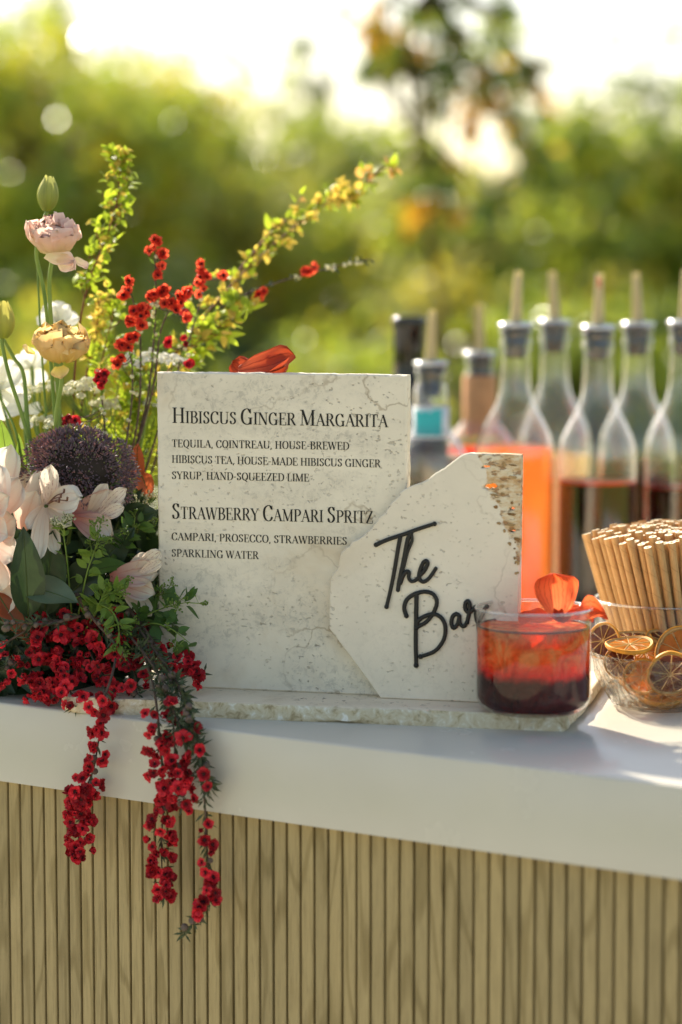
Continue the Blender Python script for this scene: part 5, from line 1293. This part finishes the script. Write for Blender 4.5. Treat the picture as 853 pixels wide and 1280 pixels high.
# ---- large leaves ---------------------------------------------------------
def bigleaf(label, u0, v0, u1, v1, wd, Y0, Y1, mat_, face=(0, -1, .35), bend=-.5, fold=.3, seed=0):
    a = pp(u0, v0, Y0); b = pp(u1, v1, Y1); L = (b-a).length*1.05; o = thing('large_leaf', label, 'leaf', a)
    n, m = 12, 8; M = basis(a, b-a, face) @ Matrix.Rotation(-bend*.5, 4, 'X'); mb = MB(); y = z = 0; ang = 0
    for j in range(n+1):
        t = j/n; wv = wd*PD/2*max(.02, sin(pi*t**.8)**.8 if 0 < t < 1 else .02)
        if j: y += L/n*cos(ang); z += L/n*sin(ang)
        ang += bend/n
        for i in range(m+1):
            s = i/m*2-1; mb.v.append(tuple(M @ V((s*wv, y, z+fold*wv*abs(s)**1.3+.0010*sin(9*t+3*s+seed)*abs(s)-.0005*(abs(s) < .05)))))
    for j in range(n):
        for i in range(m): q = j*(m+1)+i; mb.f.append((q, q+1, q+m+2, q+m+1)); mb.m.append(0)
    part('blade', mb, mat_, o)
    vn = MB(); tube(vn, [V(mb.v[j*(m+1)+m//2])+V((0, -.0002, 0)) for j in range(n)], lambda t: .0006*(1-.7*t), 5); part('midrib', vn, stemd, o)
    vn = MB(); tube(vn, catmull([a, a.lerp(pp(80, 800, 1.95), .5), pp(80, 800, 1.95)], 4), .001, 5); part('stalk', vn, stemd, o)
bigleaf('broad dark green leaf standing under the blush bloom', 36, 772, 30, 664, 44, 1.875, 1.862, dleaf, (.25, -1, .2), -.3, .35)
bigleaf('dark leaf leaning right of the broad leaf', 56, 770, 66, 668, 56, 1.89, 1.885, dleaf, (-.2, -1, .2), -.2, .3, 2)
bigleaf('grey-green leaf curving over the red blossoms', 32, 735, 96, 752, 44, 1.885, 1.865, grleaf, (0, -.75, .75), -.7, .2, 3)
bigleaf('dark pointed leaf under the striped flower', 20, 790, -4, 728, 60, 1.895, 1.88, dleaf, (.1, -1, .3), -.3, .3, 4)
bigleaf('dark leaf behind the lowest striped flower', 118, 712, 166, 662, 46, 1.925, 1.92, dleaf, (0, -1, .3), -.4, .3, 5)
bigleaf('glossy dark leaf arching left of the lowest striped flower', 110, 716, 160, 706, 26, 1.905, 1.90, mleaf, (0, -.7, .7), -.7, .2, 6)
bigleaf('bronze leaf between the dome and the menu stone', 172, 600, 172, 556, 24, 1.96, 1.955, brleaf, (-.2, -1, .2), -.4, .3, 7)
bigleaf('small rusty leaf glowing beside the menu stone', 176, 590, 188, 622, 24, 1.96, 1.955, brleaf, (0, -1, .3), -.4, .3, 8)
bigleaf('green leaf blade at the left edge beside the dome', 12, 600, 2, 528, 22, 1.93, 1.925, gleaf, (.4, -1, .1), -.3, .5, 9)
bigleaf('second green leaf blade arching at the left edge', 20, 610, 24, 545, 18, 1.94, 1.93, gleaf, (.6, -1, .1), -.5, .5, 10)
bigleaf('pale leaf tip glowing behind the purple dome', 186, 560, 196, 510, 20, 2.02, 2.02, ygleaf, (0, -1, .1), -.3, .3, 11)
bigleaf('dark leaf beneath the dome at the stone edge', 150, 650, 196, 640, 34, 1.935, 1.93, dleaf, (0, -1, .4), -.3, .3, 12)
bigleaf('dark leaf lying in the middle of the arrangement', 90, 740, 132, 700, 48, 1.915, 1.91, dleaf, (0, -1, .3), -.3, .3, 13)
bigleaf('reddish leaf under the branches at the left edge', -4, 740, 34, 800, 26, 1.88, 1.875, brleaf, (0, -1, .4), -.2, .3, 14)
# ---- leaning green stems ---------------------------------------------------
def greenstem(label, px, r, seed=0):
    o = thing('bare_flower_stem', label, 'plant', pp(*px[0])); stem('stalk', o, px, r, stemg)
    return o
greenstem('thick pale green stem at the left under the yellow bloom', [(92, 800, 1.95), (52, 640, 1.95), (36, 540, 1.95), (30, 470, 1.955), (18, 448, 1.955), (5, 425, 1.95)], .0026)
greenstem('thin green stem crossing behind the lace florets', [(92, 800, 1.95), (70, 640, 1.96), (58, 520, 1.97), (50, 400, 1.97), (47, 330, 1.97)], .0014)
greenstem('slanting green stem at the left edge', [(92, 800, 1.95), (40, 640, 1.94), (20, 540, 1.93), (-6, 488, 1.925)], .0015)
# ---- yellow-green branches ------------------------------------------------
bushy('upright yellow-green branch rising behind the pink bloom', [(96, 700, 2.0), (92, 520, 2.02), (98, 420, 2.03), (112, 350, 2.04), (132, 300, 2.05), (147, 250, 2.06), (150, 215, 2.06), (148, 196, 2.06)], 32, 42, ygleaf, yoleaf, .2, 3, start=.34, per=8)
bushy('long arching branch with apricot tips reaching over the menu stone', [(120, 720, 2.0), (170, 560, 2.03), (222, 440, 2.06), (276, 372, 2.09), (320, 325, 2.12), (370, 282, 2.15), (412, 252, 2.18), (440, 246, 2.2)], 32, 36, ygleaf, yoleaf, .6, 5, start=.25, per=8, L=.0105, asp=.5)
bushy('bright tip of leaves and apricot buds standing highest over the menu stone', [(425, 255, 2.19), (445, 240, 2.2), (462, 225, 2.21), (480, 210, 2.22), (490, 208, 2.22)], 7, 24, ygleaf, orleaf, .55, 6, start=.15, per=7, L=.013, asp=.45)
bushy('broad-leaved yellow-green branch under the arching one', [(130, 700, 2.0), (180, 520, 2.03), (215, 460, 2.05), (250, 425, 2.06), (285, 400, 2.07), (305, 380, 2.08)], 15, 38, ygleaf, yoleaf, .25, 8, start=.4, per=6, L=.016, asp=.42)
sprig('leafy_branch', 'loose branch with single pale leaves near the arching tip', 'branch', [(290, 350, 2.11), (330, 300, 2.13), (360, 272, 2.15), (378, 245, 2.16)], ygleaf, n=10, L=.018, asp=.4, per=1, seed=9, start=.3, tip=orleaf, tipn=.5)
bushy('small golden twig beside the upright branch', [(96, 560, 2.02), (108, 470, 2.04), (120, 420, 2.05), (124, 376, 2.05)], 9, 20, ygleaf, yoleaf, .7, 10, start=.35, per=7)
bushy('loose green branch leaning out between the upright branch and the scarlet twigs', [(110, 680, 2.0), (112, 540, 2.03), (128, 450, 2.04), (140, 400, 2.05), (142, 372, 2.05)], 10, 40, ygleaf, yoleaf, .15, 21, start=.4, per=7, L=.011)
bushy('short leafy branch filling the gap beside the stone corner', [(130, 680, 2.0), (160, 560, 2.02), (172, 500, 2.03), (166, 462, 2.03)], 12, 44, ygleaf, yoleaf, .15, 22, start=.3, per=8, L=.012)
bushy('leafy branch low behind the scarlet twigs right of the stone corner', [(150, 640, 2.02), (205, 500, 2.05), (240, 440, 2.07), (262, 412, 2.08)], 11, 40, ygleaf, yoleaf, .2, 23, start=.45, per=7, L=.012)
# sunlit fine foliage behind, left of the menu stone
R = random.Random(77)
for k, (u, v) in enumerate([(128, 470), (146, 480), (160, 492), (174, 486), (182, 520), (150, 520), (166, 535), (138, 545), (190, 540), (196, 478), (110, 520), (120, 555)]):
    lab = ['leftmost', 'second', 'tallest', 'slanting', 'outer right', 'short', 'low right', 'low left', 'stone-side', 'stone-corner', 'bloom-side', 'dome-side'][k]
    sprig('fine_foliage', lab+' sprig of fine sunlit foliage rising behind the purple dome', 'foliage', [(110+R.uniform(-8, 20), 700, 1.99), ((u+120)/2+6, (v+690)/2, 2.01), (u, v+20, 2.03), (u+R.uniform(-8, 8), v-14, 2.03)], ygleaf, n=26, L=.014, asp=.26, per=2, seed=100+k, start=.3, tip=yoleaf, tipn=.25, r=.0009, stemm=stemg)
# ---- scarlet twigs at the top ----------------------------------------------
BS = 16.5*PD
def loose(label, twigpx, spots, mats, seed, size=BS, leaves=30, caps_n=3, name='red_blossom_spray', face=(0, -1, .3), tm=None, lm=None):
    R = random.Random(seed); P = catmull([pp(*q) for q in twigpx], 8); o = thing(name, label, 'flower spray', P[0], 'scarlet blossom twigs')
    mb = MB(); tube(mb, P, lambda t: .0011*(1-.6*t), 6)
    for (u, v, Y) in spots:
        p = pp(u, v, Y); b = min(P, key=lambda q: (q-p).length); 
        if (b-p).length > .004: tube(mb, catmull([b, b.lerp(p, .5)+V((0, 0, -.003)), p], 3), .0005, 5)
    part('twig', mb, tm or twigm, o)
    for (u, v, Y) in spots:
        for j in range(2):
            p = pp(u+R.gauss(0, 3.0)*(j > 0), v+R.gauss(0, 3.5)*(j > 0), Y-.002*j)
            inst('blossom', R.choice(mats), frame_at(p, V(face)+V((R.gauss(0, .6), 0, R.gauss(0, .5))), R.uniform(0, 6), size*R.uniform(.85, 1.15)), o)
    mb = MB()
    for k in range(leaves):
        i = R.randrange(len(P)//3, len(P)-1); p = P[i].lerp(P[i+1], R.random()); d = ((P[i+1]-P[i]).normalized()*.6+rv(.6)).normalized()
        L = .007*R.uniform(.6, 1.2); mb.merge(leafgeo(L, L*.3, 0, .3, 2), basis(p, d, (0, -1, .5)))
    part('needle_leaves', mb, lm or gleaf, o, kind='stuff')
    mb = MB()
    for k in range(caps_n*3):
        i = R.randrange(len(P)//3, len(P)-1); p = P[i]+rv(.002); r_ = .0018*R.uniform(.6, 1.2)
        tmp = MB(); lathe(tmp, [(0, -1), (.7, -.7), (1, 0), (.7, .7), (0, .8)], 8); mb.merge(tmp.data(), Matrix.Translation(p) @ Matrix.Scale(r_, 4))
    part('pale_buds', mb, creamf, o, kind='stuff')
loose('tall scarlet twig with its top blossoms left of the arching branch', [(130, 700, 1.99), (180, 520, 2.0), (192, 430, 2.0), (195, 370, 2.0), (193, 300, 2.0)], [(193, 301, 2), (199, 301, 2.0), (188, 314, 2), (201, 317, 2), (203, 322, 2.0), (201, 334, 2), (199, 345, 2), (204, 362, 2)], BLS, 1)
loose('scarlet twig curving left behind the pink bloom', [(130, 700, 1.99), (170, 540, 1.99), (176, 440, 1.99), (172, 400, 1.99), (160, 350, 1.99)], [(161, 353, 1.99), (157, 362, 1.99), (155, 370, 1.99), (183, 386, 1.98), (173, 388, 1.98), (165, 402, 1.98), (176, 405, 1.98), (182, 394, 1.98), (168, 390, 1.98), (160, 403, 1.98)], BLS, 2)
loose('scarlet twig with a horizontal row of blossoms', [(130, 700, 1.99), (188, 500, 2.0), (202, 410, 2.0), (228, 368, 2.0), (240, 362, 2.0)], [(186, 372, 2), (194, 369, 2), (203, 366, 2), (209, 362, 2.0), (213, 378, 1.99), (222, 370, 1.99), (232, 366, 1.99), (238, 366, 1.99), (208, 382, 1.99), (234, 396, 1.99), (219, 385, 1.99), (228, 372, 1.99)], BLS, 3)
loose('scarlet twig with one cluster of blossoms under the arching branch', [(150, 690, 2.0), (210, 500, 2.02), (238, 420, 2.03), (252, 370, 2.03), (254, 330, 2.03)], [(252, 330, 2.03), (253, 338, 2.03), (248, 345, 2.03), (256, 346, 2.03), (252, 355, 2.02), (277, 345, 2.03), (255, 362, 2.02)], BLS, 4)
loose('low scarlet twig ending beside the lace flower head', [(130, 700, 1.98), (160, 540, 1.98), (166, 470, 1.98), (160, 430, 1.98)], [(168, 419, 1.98), (162, 424, 1.98), (153, 431, 1.98), (148, 431, 1.98), (157, 427, 1.98), (151, 449, 1.98), (144, 452, 1.98)], BLS, 5)
loose('short crimson twig showing in front of the lace florets', [(130, 700, 1.97), (132, 560, 1.97), (128, 500, 1.965), (126, 466, 1.96)], [(126, 468, 1.96), (122, 477, 1.96), (127, 481, 1.955), (86, 522, 1.95), (94, 527, 1.95)], BLC, 6)
loose('crimson blossoms on a low twig at the stone corner', [(160, 690, 2.0), (210, 520, 2.02), (225, 450, 2.02), (232, 420, 2.02)], [(209, 431, 2.01), (211, 429, 2.01), (231, 424, 2.01), (238, 455, 1.99), (234, 397, 2.01)], BLC, 7)
loose('bare dark twig running out to the right over the menu stone', [(180, 560, 2.03), (240, 420, 2.06), (300, 372, 2.08), (350, 352, 2.1), (400, 338, 2.12), (440, 328, 2.13), (462, 324, 2.13)], [(384, 340, 2.11), (388, 338, 2.11), (325, 369, 2.09), (321, 373, 2.09), (330, 366, 2.09)], BLS, 8, leaves=26, caps_n=5, tm=twigm, lm=needm)
# ---- crimson mass and hanging sprays ----------------------------------------
CF = lambda u, v, off=.02: None
def frontY(u, v, off):        # depth of the fascia along this sight line, less an offset
    p = onplane(u, v, A, NB); return p.y-off
B2 = 19*PD
def hang(label, pxs, nb, sd, seed, **kw):
    q = [(u, v, frontY(u, v, off)) for u, v, off in pxs]
    kw.setdefault('group', 'crimson sprays hanging over the counter edge')
    return spray(label, q, nb, sd, B2, seed=seed, **kw)
hang('left crimson spray hanging down over the oak slats', [(150, 800, -.05), (140, 845, 0.0), (128, 880, .014), (126, 905, .016), (122, 935, .016), (116, 965, .014), (104, 995, .012), (100, 1030, .012), (97, 1066, .012)], 0, .0085, 1, leaves=60, start=.24, lstart=.1, bands=[(.22, .40, 7, .010), (.40, .62, 15, .010), (.64, 1, 58, .0135)])
hang('middle crimson spray, the longest of the dense ones', [(170, 790, -.05), (190, 850, 0.0), (198, 900, .014), (202, 950, .016), (205, 1000, .014), (202, 1050, .012), (203, 1090, .012), (206, 1122, .012)], 0, .0095, 2, bands=[(.25, .62, 34, .011), (.62, .9, 32, .0105), (.9, 1, 9, .006)], leaves=90, start=.25, lstart=.1)
hang('short crimson spray beside the middle one', [(180, 800, -.04), (205, 860, .0), (216, 900, .015), (220, 950, .018), (228, 985, .016), (230, 1012, .016)], 24, .0085, 3, leaves=60, start=.5, lstart=.2)
hang('right crimson spray with a bare curling tip', [(185, 800, -.04), (225, 860, .0), (238, 905, .014), (250, 955, .016), (256, 1000, .014), (258, 1050, .012), (262, 1095, .012), (262, 1120, .012), (248, 1146, .012), (230, 1166, .012)], 17, .0065, 4, leaves=230, start=.5, caps_n=8, end=.86)
hang('leafy seed-laden twig over the counter edge', [(170, 780, -.05), (205, 830, -.02), (228, 870, .004), (240, 910, .014), (252, 950, .016), (262, 985, .014)], 5, .006, 5, leaves=330, start=.4, caps_n=10, leaf_l=.0105)
hang('needle-leaved twig in front of the slab corner', [(150, 780, -.05), (190, 830, -.01), (208, 870, .006), (222, 900, .016), (232, 925, .018)], 3, .006, 15, leaves=260, start=.4, caps_n=8, leaf_l=.0105)
def mass(label, px, nb, sd, seed, Y=None, **kw):
    return spray(label, px, nb, sd, B2, seed=seed, group='crimson sprays lying on the counter', **kw)
mass('crimson spray at the left edge of the photo', [(90, 800, 1.93), (50, 815, 1.90), (20, 828, 1.885), (-12, 840, 1.875)], 34, .017, 21, leaves=90, caps_n=5, start=.15)
mass('crimson spray spilling over the counter edge left of centre', [(110, 790, 1.92), (90, 820, 1.885), (84, 850, 1.87), (96, 885, 1.855)], 34, .014, 22, leaves=70, start=.15)
mass('crimson spray drooping at the middle of the counter edge', [(100, 780, 1.92), (115, 820, 1.88), (132, 850, 1.865), (150, 888, 1.85)], 38, .014, 23, leaves=80, start=.1)
mass('upper crimson spray pointing left under the grey-green leaf', [(140, 775, 1.92), (100, 785, 1.90), (66, 780, 1.885), (40, 800, 1.875)], 22, .013, 24, leaves=90, start=.1, caps_n=5)
mass('crimson spray with large open blossoms in the centre', [(110, 770, 1.91), (140, 800, 1.88), (165, 832, 1.865), (172, 868, 1.85)], 30, .015, 25, leaves=80, start=.1)
mass('crimson tip lying against the base of the menu stone', [(140, 790, 1.92), (180, 810, 1.89), (215, 826, 1.875), (256, 842, 1.865)], 30, .0095, 26, leaves=50, start=.45)
mass('small crimson spray between the leaves above the counter', [(100, 760, 1.93), (120, 770, 1.91), (158, 780, 1.90), (186, 800, 1.895)], 14, .012, 27, leaves=120, start=.2, caps_n=5)
mass('low crimson spray shaded under the others at the left', [(110, 820, 1.93), (70, 850, 1.895), (40, 860, 1.89), (76, 868, 1.88)], 24, .010, 28, leaves=30, start=.3)
# bare branching twigs
for lab, px in (('grey forked twig above the red blossoms at the left', [(110, 800, 1.9), (60, 775, 1.875), (30, 790, 1.87), (-6, 812, 1.87)]), ('bare twig crossing the red blossoms diagonally', [(96, 742, 1.885), (118, 775, 1.87), (145, 805, 1.86), (165, 835, 1.855)]),
                ('thin bare twig slanting above the left blossoms', [(100, 770, 1.88), (60, 780, 1.865), (30, 778, 1.86), (8, 782, 1.86)]), ('twig with capsules leading to the hanging sprays', [(160, 760, 1.885), (190, 800, 1.87), (210, 840, 1.86), (228, 880, 1.85)])):
    spray(lab, px, 0, .01, B2, leaves=60, caps_n=6, seed=len(lab), name='woody_twig', twig=.0016)
# ---- light green sprigs ------------------------------------------------------
def cluster(label, px, seed, mat_=gleaf, n=12, L=.016, Y=1.88, budm_=None, nb=5, asp=.5, r=.0008):
    o, P, at = sprig('green_sprig', label, 'foliage', px, mat_, n=n, L=L, asp=asp, per=2, seed=seed, start=.15, r=r, stemm=stemg, spread=1.2)
    R = random.Random(seed+5); mb = MB(); rays = MB()
    for k in range(nb):
        p, tg = at(.55+.45*(k+R.random())/nb); d0 = (tg+rv(.6)+V((0, -.4, .5))).normalized(); c = p+d0*.010
        for j in range(11):
            d = (d0+rv(.55)).normalized(); e = c+d*.006*R.uniform(.6, 1.2); tube(rays, [c, e], .0002, 3)
            tmp = [(x*.0009+e.x, y*.0009+e.y, z*.0010+e.z) for x, y, z in ((1, 0, 0), (-1, 0, 0), (0, 1, 0), (0, -1, 0), (0, 0, 1), (0, 0, -1))]
            mb.add(tmp, [(0, 2, 4), (2, 1, 4), (1, 3, 4), (3, 0, 4), (2, 0, 5), (1, 2, 5), (3, 1, 5), (0, 3, 5)])
        tube(rays, [p, c], .0004, 4)
    part('bud_stalks', rays, stemg, o, kind='stuff'); part('bud_cluster', mb, budm_ or gleaf, o, kind='stuff')
    return o
cluster('green sprig with bud clusters lying over the foot of the menu stone', [(150, 790, 1.9), (178, 772, 1.885), (205, 760, 1.875), (238, 752, 1.87)], 1, mleaf, 12, .021, asp=.6, nb=4)
cluster('lower green sprig over the foot of the menu stone', [(160, 800, 1.9), (185, 780, 1.88), (212, 785, 1.87), (240, 806, 1.865)], 2, mleaf, 9, .020, asp=.6, nb=3)
cluster('bright green sprig in the centre of the arrangement', [(100, 800, 1.9), (120, 765, 1.875), (130, 745, 1.87), (150, 740, 1.865)], 3, gleaf, 16, .016, nb=8, budm_=gleaf)
cluster('light green sprig below the striped flowers', [(96, 780, 1.9), (108, 720, 1.88), (118, 690, 1.875), (124, 668, 1.87)], 4, gleaf, 12, .015, nb=6)
cluster('brownish budded sprig between the two upper striped flowers', [(90, 770, 1.9), (84, 700, 1.88), (80, 670, 1.875), (80, 655, 1.87)], 5, gleaf, 6, .010, nb=9, budm_=creamf)
cluster('drooping bright green sprig over the crimson blossoms', [(110, 750, 1.88), (138, 762, 1.868), (148, 782, 1.862), (150, 808, 1.858)], 6, gleaf, 16, .015, nb=5, asp=.35)
cluster('small green sprig against the left side of the menu stone', [(150, 760, 1.92), (180, 740, 1.905), (196, 745, 1.895), (214, 736, 1.885)], 7, mleaf, 7, .017, asp=.65, nb=3)
cluster('shaded green sprig beside the dark leaf', [(120, 790, 1.92), (150, 700, 1.92), (160, 670, 1.92), (176, 655, 1.925)], 8, mleaf, 14, .016, nb=5)
cluster('little creamy budded sprig under the dome at the stone', [(140, 760, 1.94), (165, 680, 1.945), (178, 650, 1.945), (186, 630, 1.945)], 9, gleaf, 8, .012, nb=8, budm_=creamf)
# ---- dark inner foliage; far, back, rear and lowest clumps added to block the sun -----------------
R = random.Random(5)
for k, (u, v, Y, rx, rz, n_, nm) in enumerate([(30, 800, 1.93, 66, 44, 260, 'left'), (110, 780, 1.945, 70, 50, 280, 'middle'), (170, 740, 1.955, 44, 70, 200, 'stone-side'), (60, 690, 1.95, 80, 60, 280, 'upper left'), (140, 660, 1.965, 56, 60, 220, 'upper right'), (150, 820, 1.93, 60, 30, 180, 'low right'), (-60, 790, 1.97, 80, 60, 300, 'added sun-blocking far left'), (-50, 660, 2.02, 80, 70, 300, 'added sun-blocking back left'), (20, 848, 1.95, 60, 16, 200, 'added sun-blocking lowest left'), (90, 850, 1.94, 60, 16, 200, 'added sun-blocking lowest middle'), (60, 800, 2.0, 90, 50, 260, 'added sun-blocking back middle'), (-20, 730, 2.06, 80, 60, 260, 'added sun-blocking rear left')]):
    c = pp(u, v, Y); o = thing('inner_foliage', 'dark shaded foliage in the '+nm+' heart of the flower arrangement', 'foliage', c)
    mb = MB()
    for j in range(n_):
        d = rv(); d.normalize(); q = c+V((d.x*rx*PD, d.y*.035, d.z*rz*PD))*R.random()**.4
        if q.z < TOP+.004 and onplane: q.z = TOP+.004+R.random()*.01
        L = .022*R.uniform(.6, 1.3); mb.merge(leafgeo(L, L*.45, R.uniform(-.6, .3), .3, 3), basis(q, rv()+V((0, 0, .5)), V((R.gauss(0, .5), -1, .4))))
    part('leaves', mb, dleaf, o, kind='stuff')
    mb = MB()
    for j in range(8):
        d = rv(.5); tube(mb, catmull([pp(90, 805, 1.95)+rv(.004), pp(90, 805, 1.95).lerp(c, .5)+rv(.005), c+V((d.x*rx*PD, d.y*.02, d.z*rz*PD))], 4), .0009, 5)
    part('stems', mb, stemd, o)
# ================================================================ BACKGROUND TREES
bark = simple('tree_bark', lin('5a4c3c'), .9, .2, .35, 12, .6)
def tleaf(name, c0, c1, tr, rough=.2, tcol=None): return leafmat(name, lin(c0), lin(c1), tr, .3, 1.0, 2.5, tcol)
TM = {'citrus': tleaf('citrus_leaf', '6e8a28', 'a8b546', .45), 'yellow': tleaf('yellowing_leaf', 'a2a42e', 'd2b840', .5), 'olive': tleaf('olive_leaf', '7d874c', 'afb278', .4, .35),
      'dark': tleaf('dark_tree_leaf', '3c521d', '61792e', .35), 'amber': tleaf('amber_leaf', 'b98226', 'd99a34', .5)}
fruit = simple('ripe_citrus', lin('d98a1e'), .5, .4, .15, 20, .3)
def tree(name, label, x, y, h, crown, nleaf, L, mats, seed, nclump=26, fruits=0, cat='tree', trunk_r=.07, base=.35, cz=None, sparse=1.):
    """x, y on the lawn; crown = (rx, ry, rz); trunk, limbs to every clump, leaves round each clump"""
    R = random.Random(seed); o = thing(name, label, cat, V((x, y, 0))); rx, ry, rz = crown; cz = cz if cz else h-rz
    P = catmull([V((x, y, -.02)), V((x+R.gauss(0, .05), y, cz*.4)), V((x+R.gauss(0, .08), y+R.gauss(0, .05), cz)), V((x+R.gauss(0, .1), y, cz+rz*.5))], 5)
    mb = MB(); tube(mb, P, lambda t: trunk_r*(1-.75*t), 9); part('trunk', mb, bark, o)
    lb = MB(); lv = MB(); cl = []
    nclump = int(nclump*(1.5 if nleaf > 2000 else 1))
    for k in range(nclump):
        d = V((R.gauss(0, 1), R.gauss(0, 1), R.gauss(0, 1))).normalized()*(R.random()**.33)
        c = V((x+d.x*rx, y+d.y*ry, cz+d.z*rz)); cl.append(c)
        s = P[min(len(P)-1, max(3, int((.25+.65*(c.z/(cz+rz)))*(len(P)-1))))]
        m_ = s.lerp(c, .5)+V((R.gauss(0, .06), R.gauss(0, .06), .08)); Q = catmull([s, m_, c], 4); tube(lb, Q, lambda t: trunk_r*.3*(1-.8*t)+.003, 5, caps=False)
    per = int(nleaf/nclump*.9); L *= 1.15
    for c in cl:
        cr = min(rx, rz)*R.uniform(.20, .36)*sparse; mi0 = R.randrange(len(mats))
        for j in range(per):
            d = V((R.gauss(0, .5), R.gauss(0, .5), R.gauss(0, .42)))*cr*1.15; p = c+d
            l_ = L*R.uniform(.6, 1.2); a = rv(); a.z -= .3; n_ = rv()+d*.8/cr+V((0, 0, 1.1))
            M = basis(p, a, n_, l_)
            mi = mi0 if R.random() < .75 else R.randrange(len(mats))
            lv.merge(([(0, 0, 0), (.24, .45, .07), (0, 1, -.05), (-.24, .45, .07)], [(0, 1, 2), (0, 2, 3)], [mi]*2), M)
    part('limbs', lb, bark, o); part('crown', lv, [TM[m] for m in mats], o, flat=True, kind='stuff')
    for k in range(fruits):
        c = R.choice(cl); d = V((R.gauss(0, 1), -abs(R.gauss(0, 1)), R.gauss(0, 1))).normalized(); p = c+d*min(rx, rz)*.32
        mb = MB(); lathe(mb, [(0, -1), (.5, -.87), (.87, -.5), (1, 0), (.87, .5), (.5, .87), (0, .96)], 10)
        inst('fruit', mb.mesh('fruit', fruit), Matrix.Translation(p) @ Matrix.Scale(.036, 4), o)
    return o
def gx(u, y): return (u-426.5)/FPX*y
def gz(v, y): return CAM.z-(v-350)/FPX*y
# (columns measured in the photograph set which gap of sky shows where)
tree('citrus_tree', 'rounded green tree at the left with amber patches', gx(40, 9), 9, gz(60, 9), (.55, .6, .70), 6500, .08, ['citrus', 'yellow', 'citrus'], 1, 32, 5, sparse=1.2)
tree('citrus_tree', 'broad tree with pale gaps left of centre', gx(215, 10), 10, gz(85, 10), (.62, .6, .80), 6500, .08, ['citrus', 'olive', 'yellow'], 2, 36, sparse=1.2)
tree('slender_tree', 'slender loose tree whose thin top crosses the white sky at the left', gx(75, 12), 12, gz(-60, 12), (.50, .4, .8), 1500, .075, ['olive', 'citrus'], 3, 16, sparse=.8)
tree('citrus_tree', 'darker tree behind the centre of the menu stone', gx(360, 11), 11, gz(150, 11), (.66, .6, .62), 7000, .08, ['olive', 'citrus', 'dark'], 4, 34, sparse=1.15)
tree('citrus_tree', 'low bright tree behind the bottles', gx(520, 9.5), 9.5, gz(200, 9.5), (.50, .5, .55), 7000, .075, ['citrus', 'yellow'], 5, 26, 5)
tree('slender_tree', 'tall loose tree with amber and dark leaves reaching out of the photo above the bottles', gx(590, 5.2), 5.2, gz(-130, 5.2), (.24, .25, .36), 640, .062, ['dark', 'citrus', 'amber', 'dark'], 6, 30, sparse=.42, trunk_r=.014)
tree('citrus_tree', 'full green tree behind the two middle pour bottles', gx(640, 9), 9, gz(185, 9), (.55, .5, .55), 7000, .08, ['citrus', 'yellow', 'olive'], 7, 32, 6, sparse=1.15)
tree('citrus_tree', 'dense tree at the right with amber fruit', gx(800, 8.5), 8.5, gz(70, 8.5), (.46, .5, .80), 7500, .08, ['citrus', 'dark', 'citrus', 'yellow'], 8, 36, 8, sparse=1.2)
tree('citrus_tree', 'tree past the right edge of the photo', gx(960, 10), 10, gz(60, 10), (.6, .5, .8), 8000, .075, ['citrus', 'olive'], 9, 26, 3)
tree('citrus_tree', 'tree past the left edge of the photo', gx(-110, 10), 10, gz(70, 10), (.6, .5, .8), 8000, .075, ['citrus', 'yellow'], 10, 26, 3)
tree('slender_tree', 'thin sapling topping the trees left of the sky gap', gx(392, 12), 12, gz(60, 12), (.16, .2, .5), 500, .075, ['dark', 'citrus'], 11, 9, sparse=.9, trunk_r=.03)
# hedge shrubs below eye level
for k, (u, y, v, rx, mt, lb_) in enumerate([(-40, 7.5, 330, .55, ['citrus', 'yellow'], 'shrub at the left edge, low and yellow-green'), (120, 8, 345, .55, ['dark', 'citrus'], 'dark shrub behind the peach blooms'), (290, 8.5, 355, .5, ['dark', 'olive'], 'shaded shrub behind the arching branch'),
                                           (420, 6.8, 405, .42, ['yellow', 'citrus'], 'low bright lime shrub just over the menu stone'), (560, 8, 350, .5, ['olive', 'dark', 'yellow'], 'olive shrub behind the wine bottle'), (700, 7.5, 345, .5, ['citrus', 'dark'], 'green shrub behind the pour bottles'), (860, 8, 330, .55, ['citrus', 'yellow'], 'shrub behind the last bottle at the right')]):
    tree('garden_shrub', lb_, gx(u, y), y, gz(v, y), (rx, .4, .5), 5000, .06, mt, 30+k, 24, 0, 'shrub', .04, cz=gz(v, y)-.5)
# far hedge line closing the gaps
for k in range(9):
    y = 15+(k % 3)*1.2; u = -160+k*140; v = [215, 195, 240, 225, 275, 280, 270, 240, 200][k]
    nm = ['first', 'second', 'third', 'fourth', 'fifth', 'sixth', 'seventh', 'eighth', 'ninth'][k]
    tree('hedge_tree', nm+' tree from the left in the far row closing the garden', gx(u, y), y, gz(v, y), (.62, .5, .95), 6500, .10, [['dark', 'olive'], ['citrus', 'dark'], ['olive', 'citrus']][k % 3], 50+k, 30)
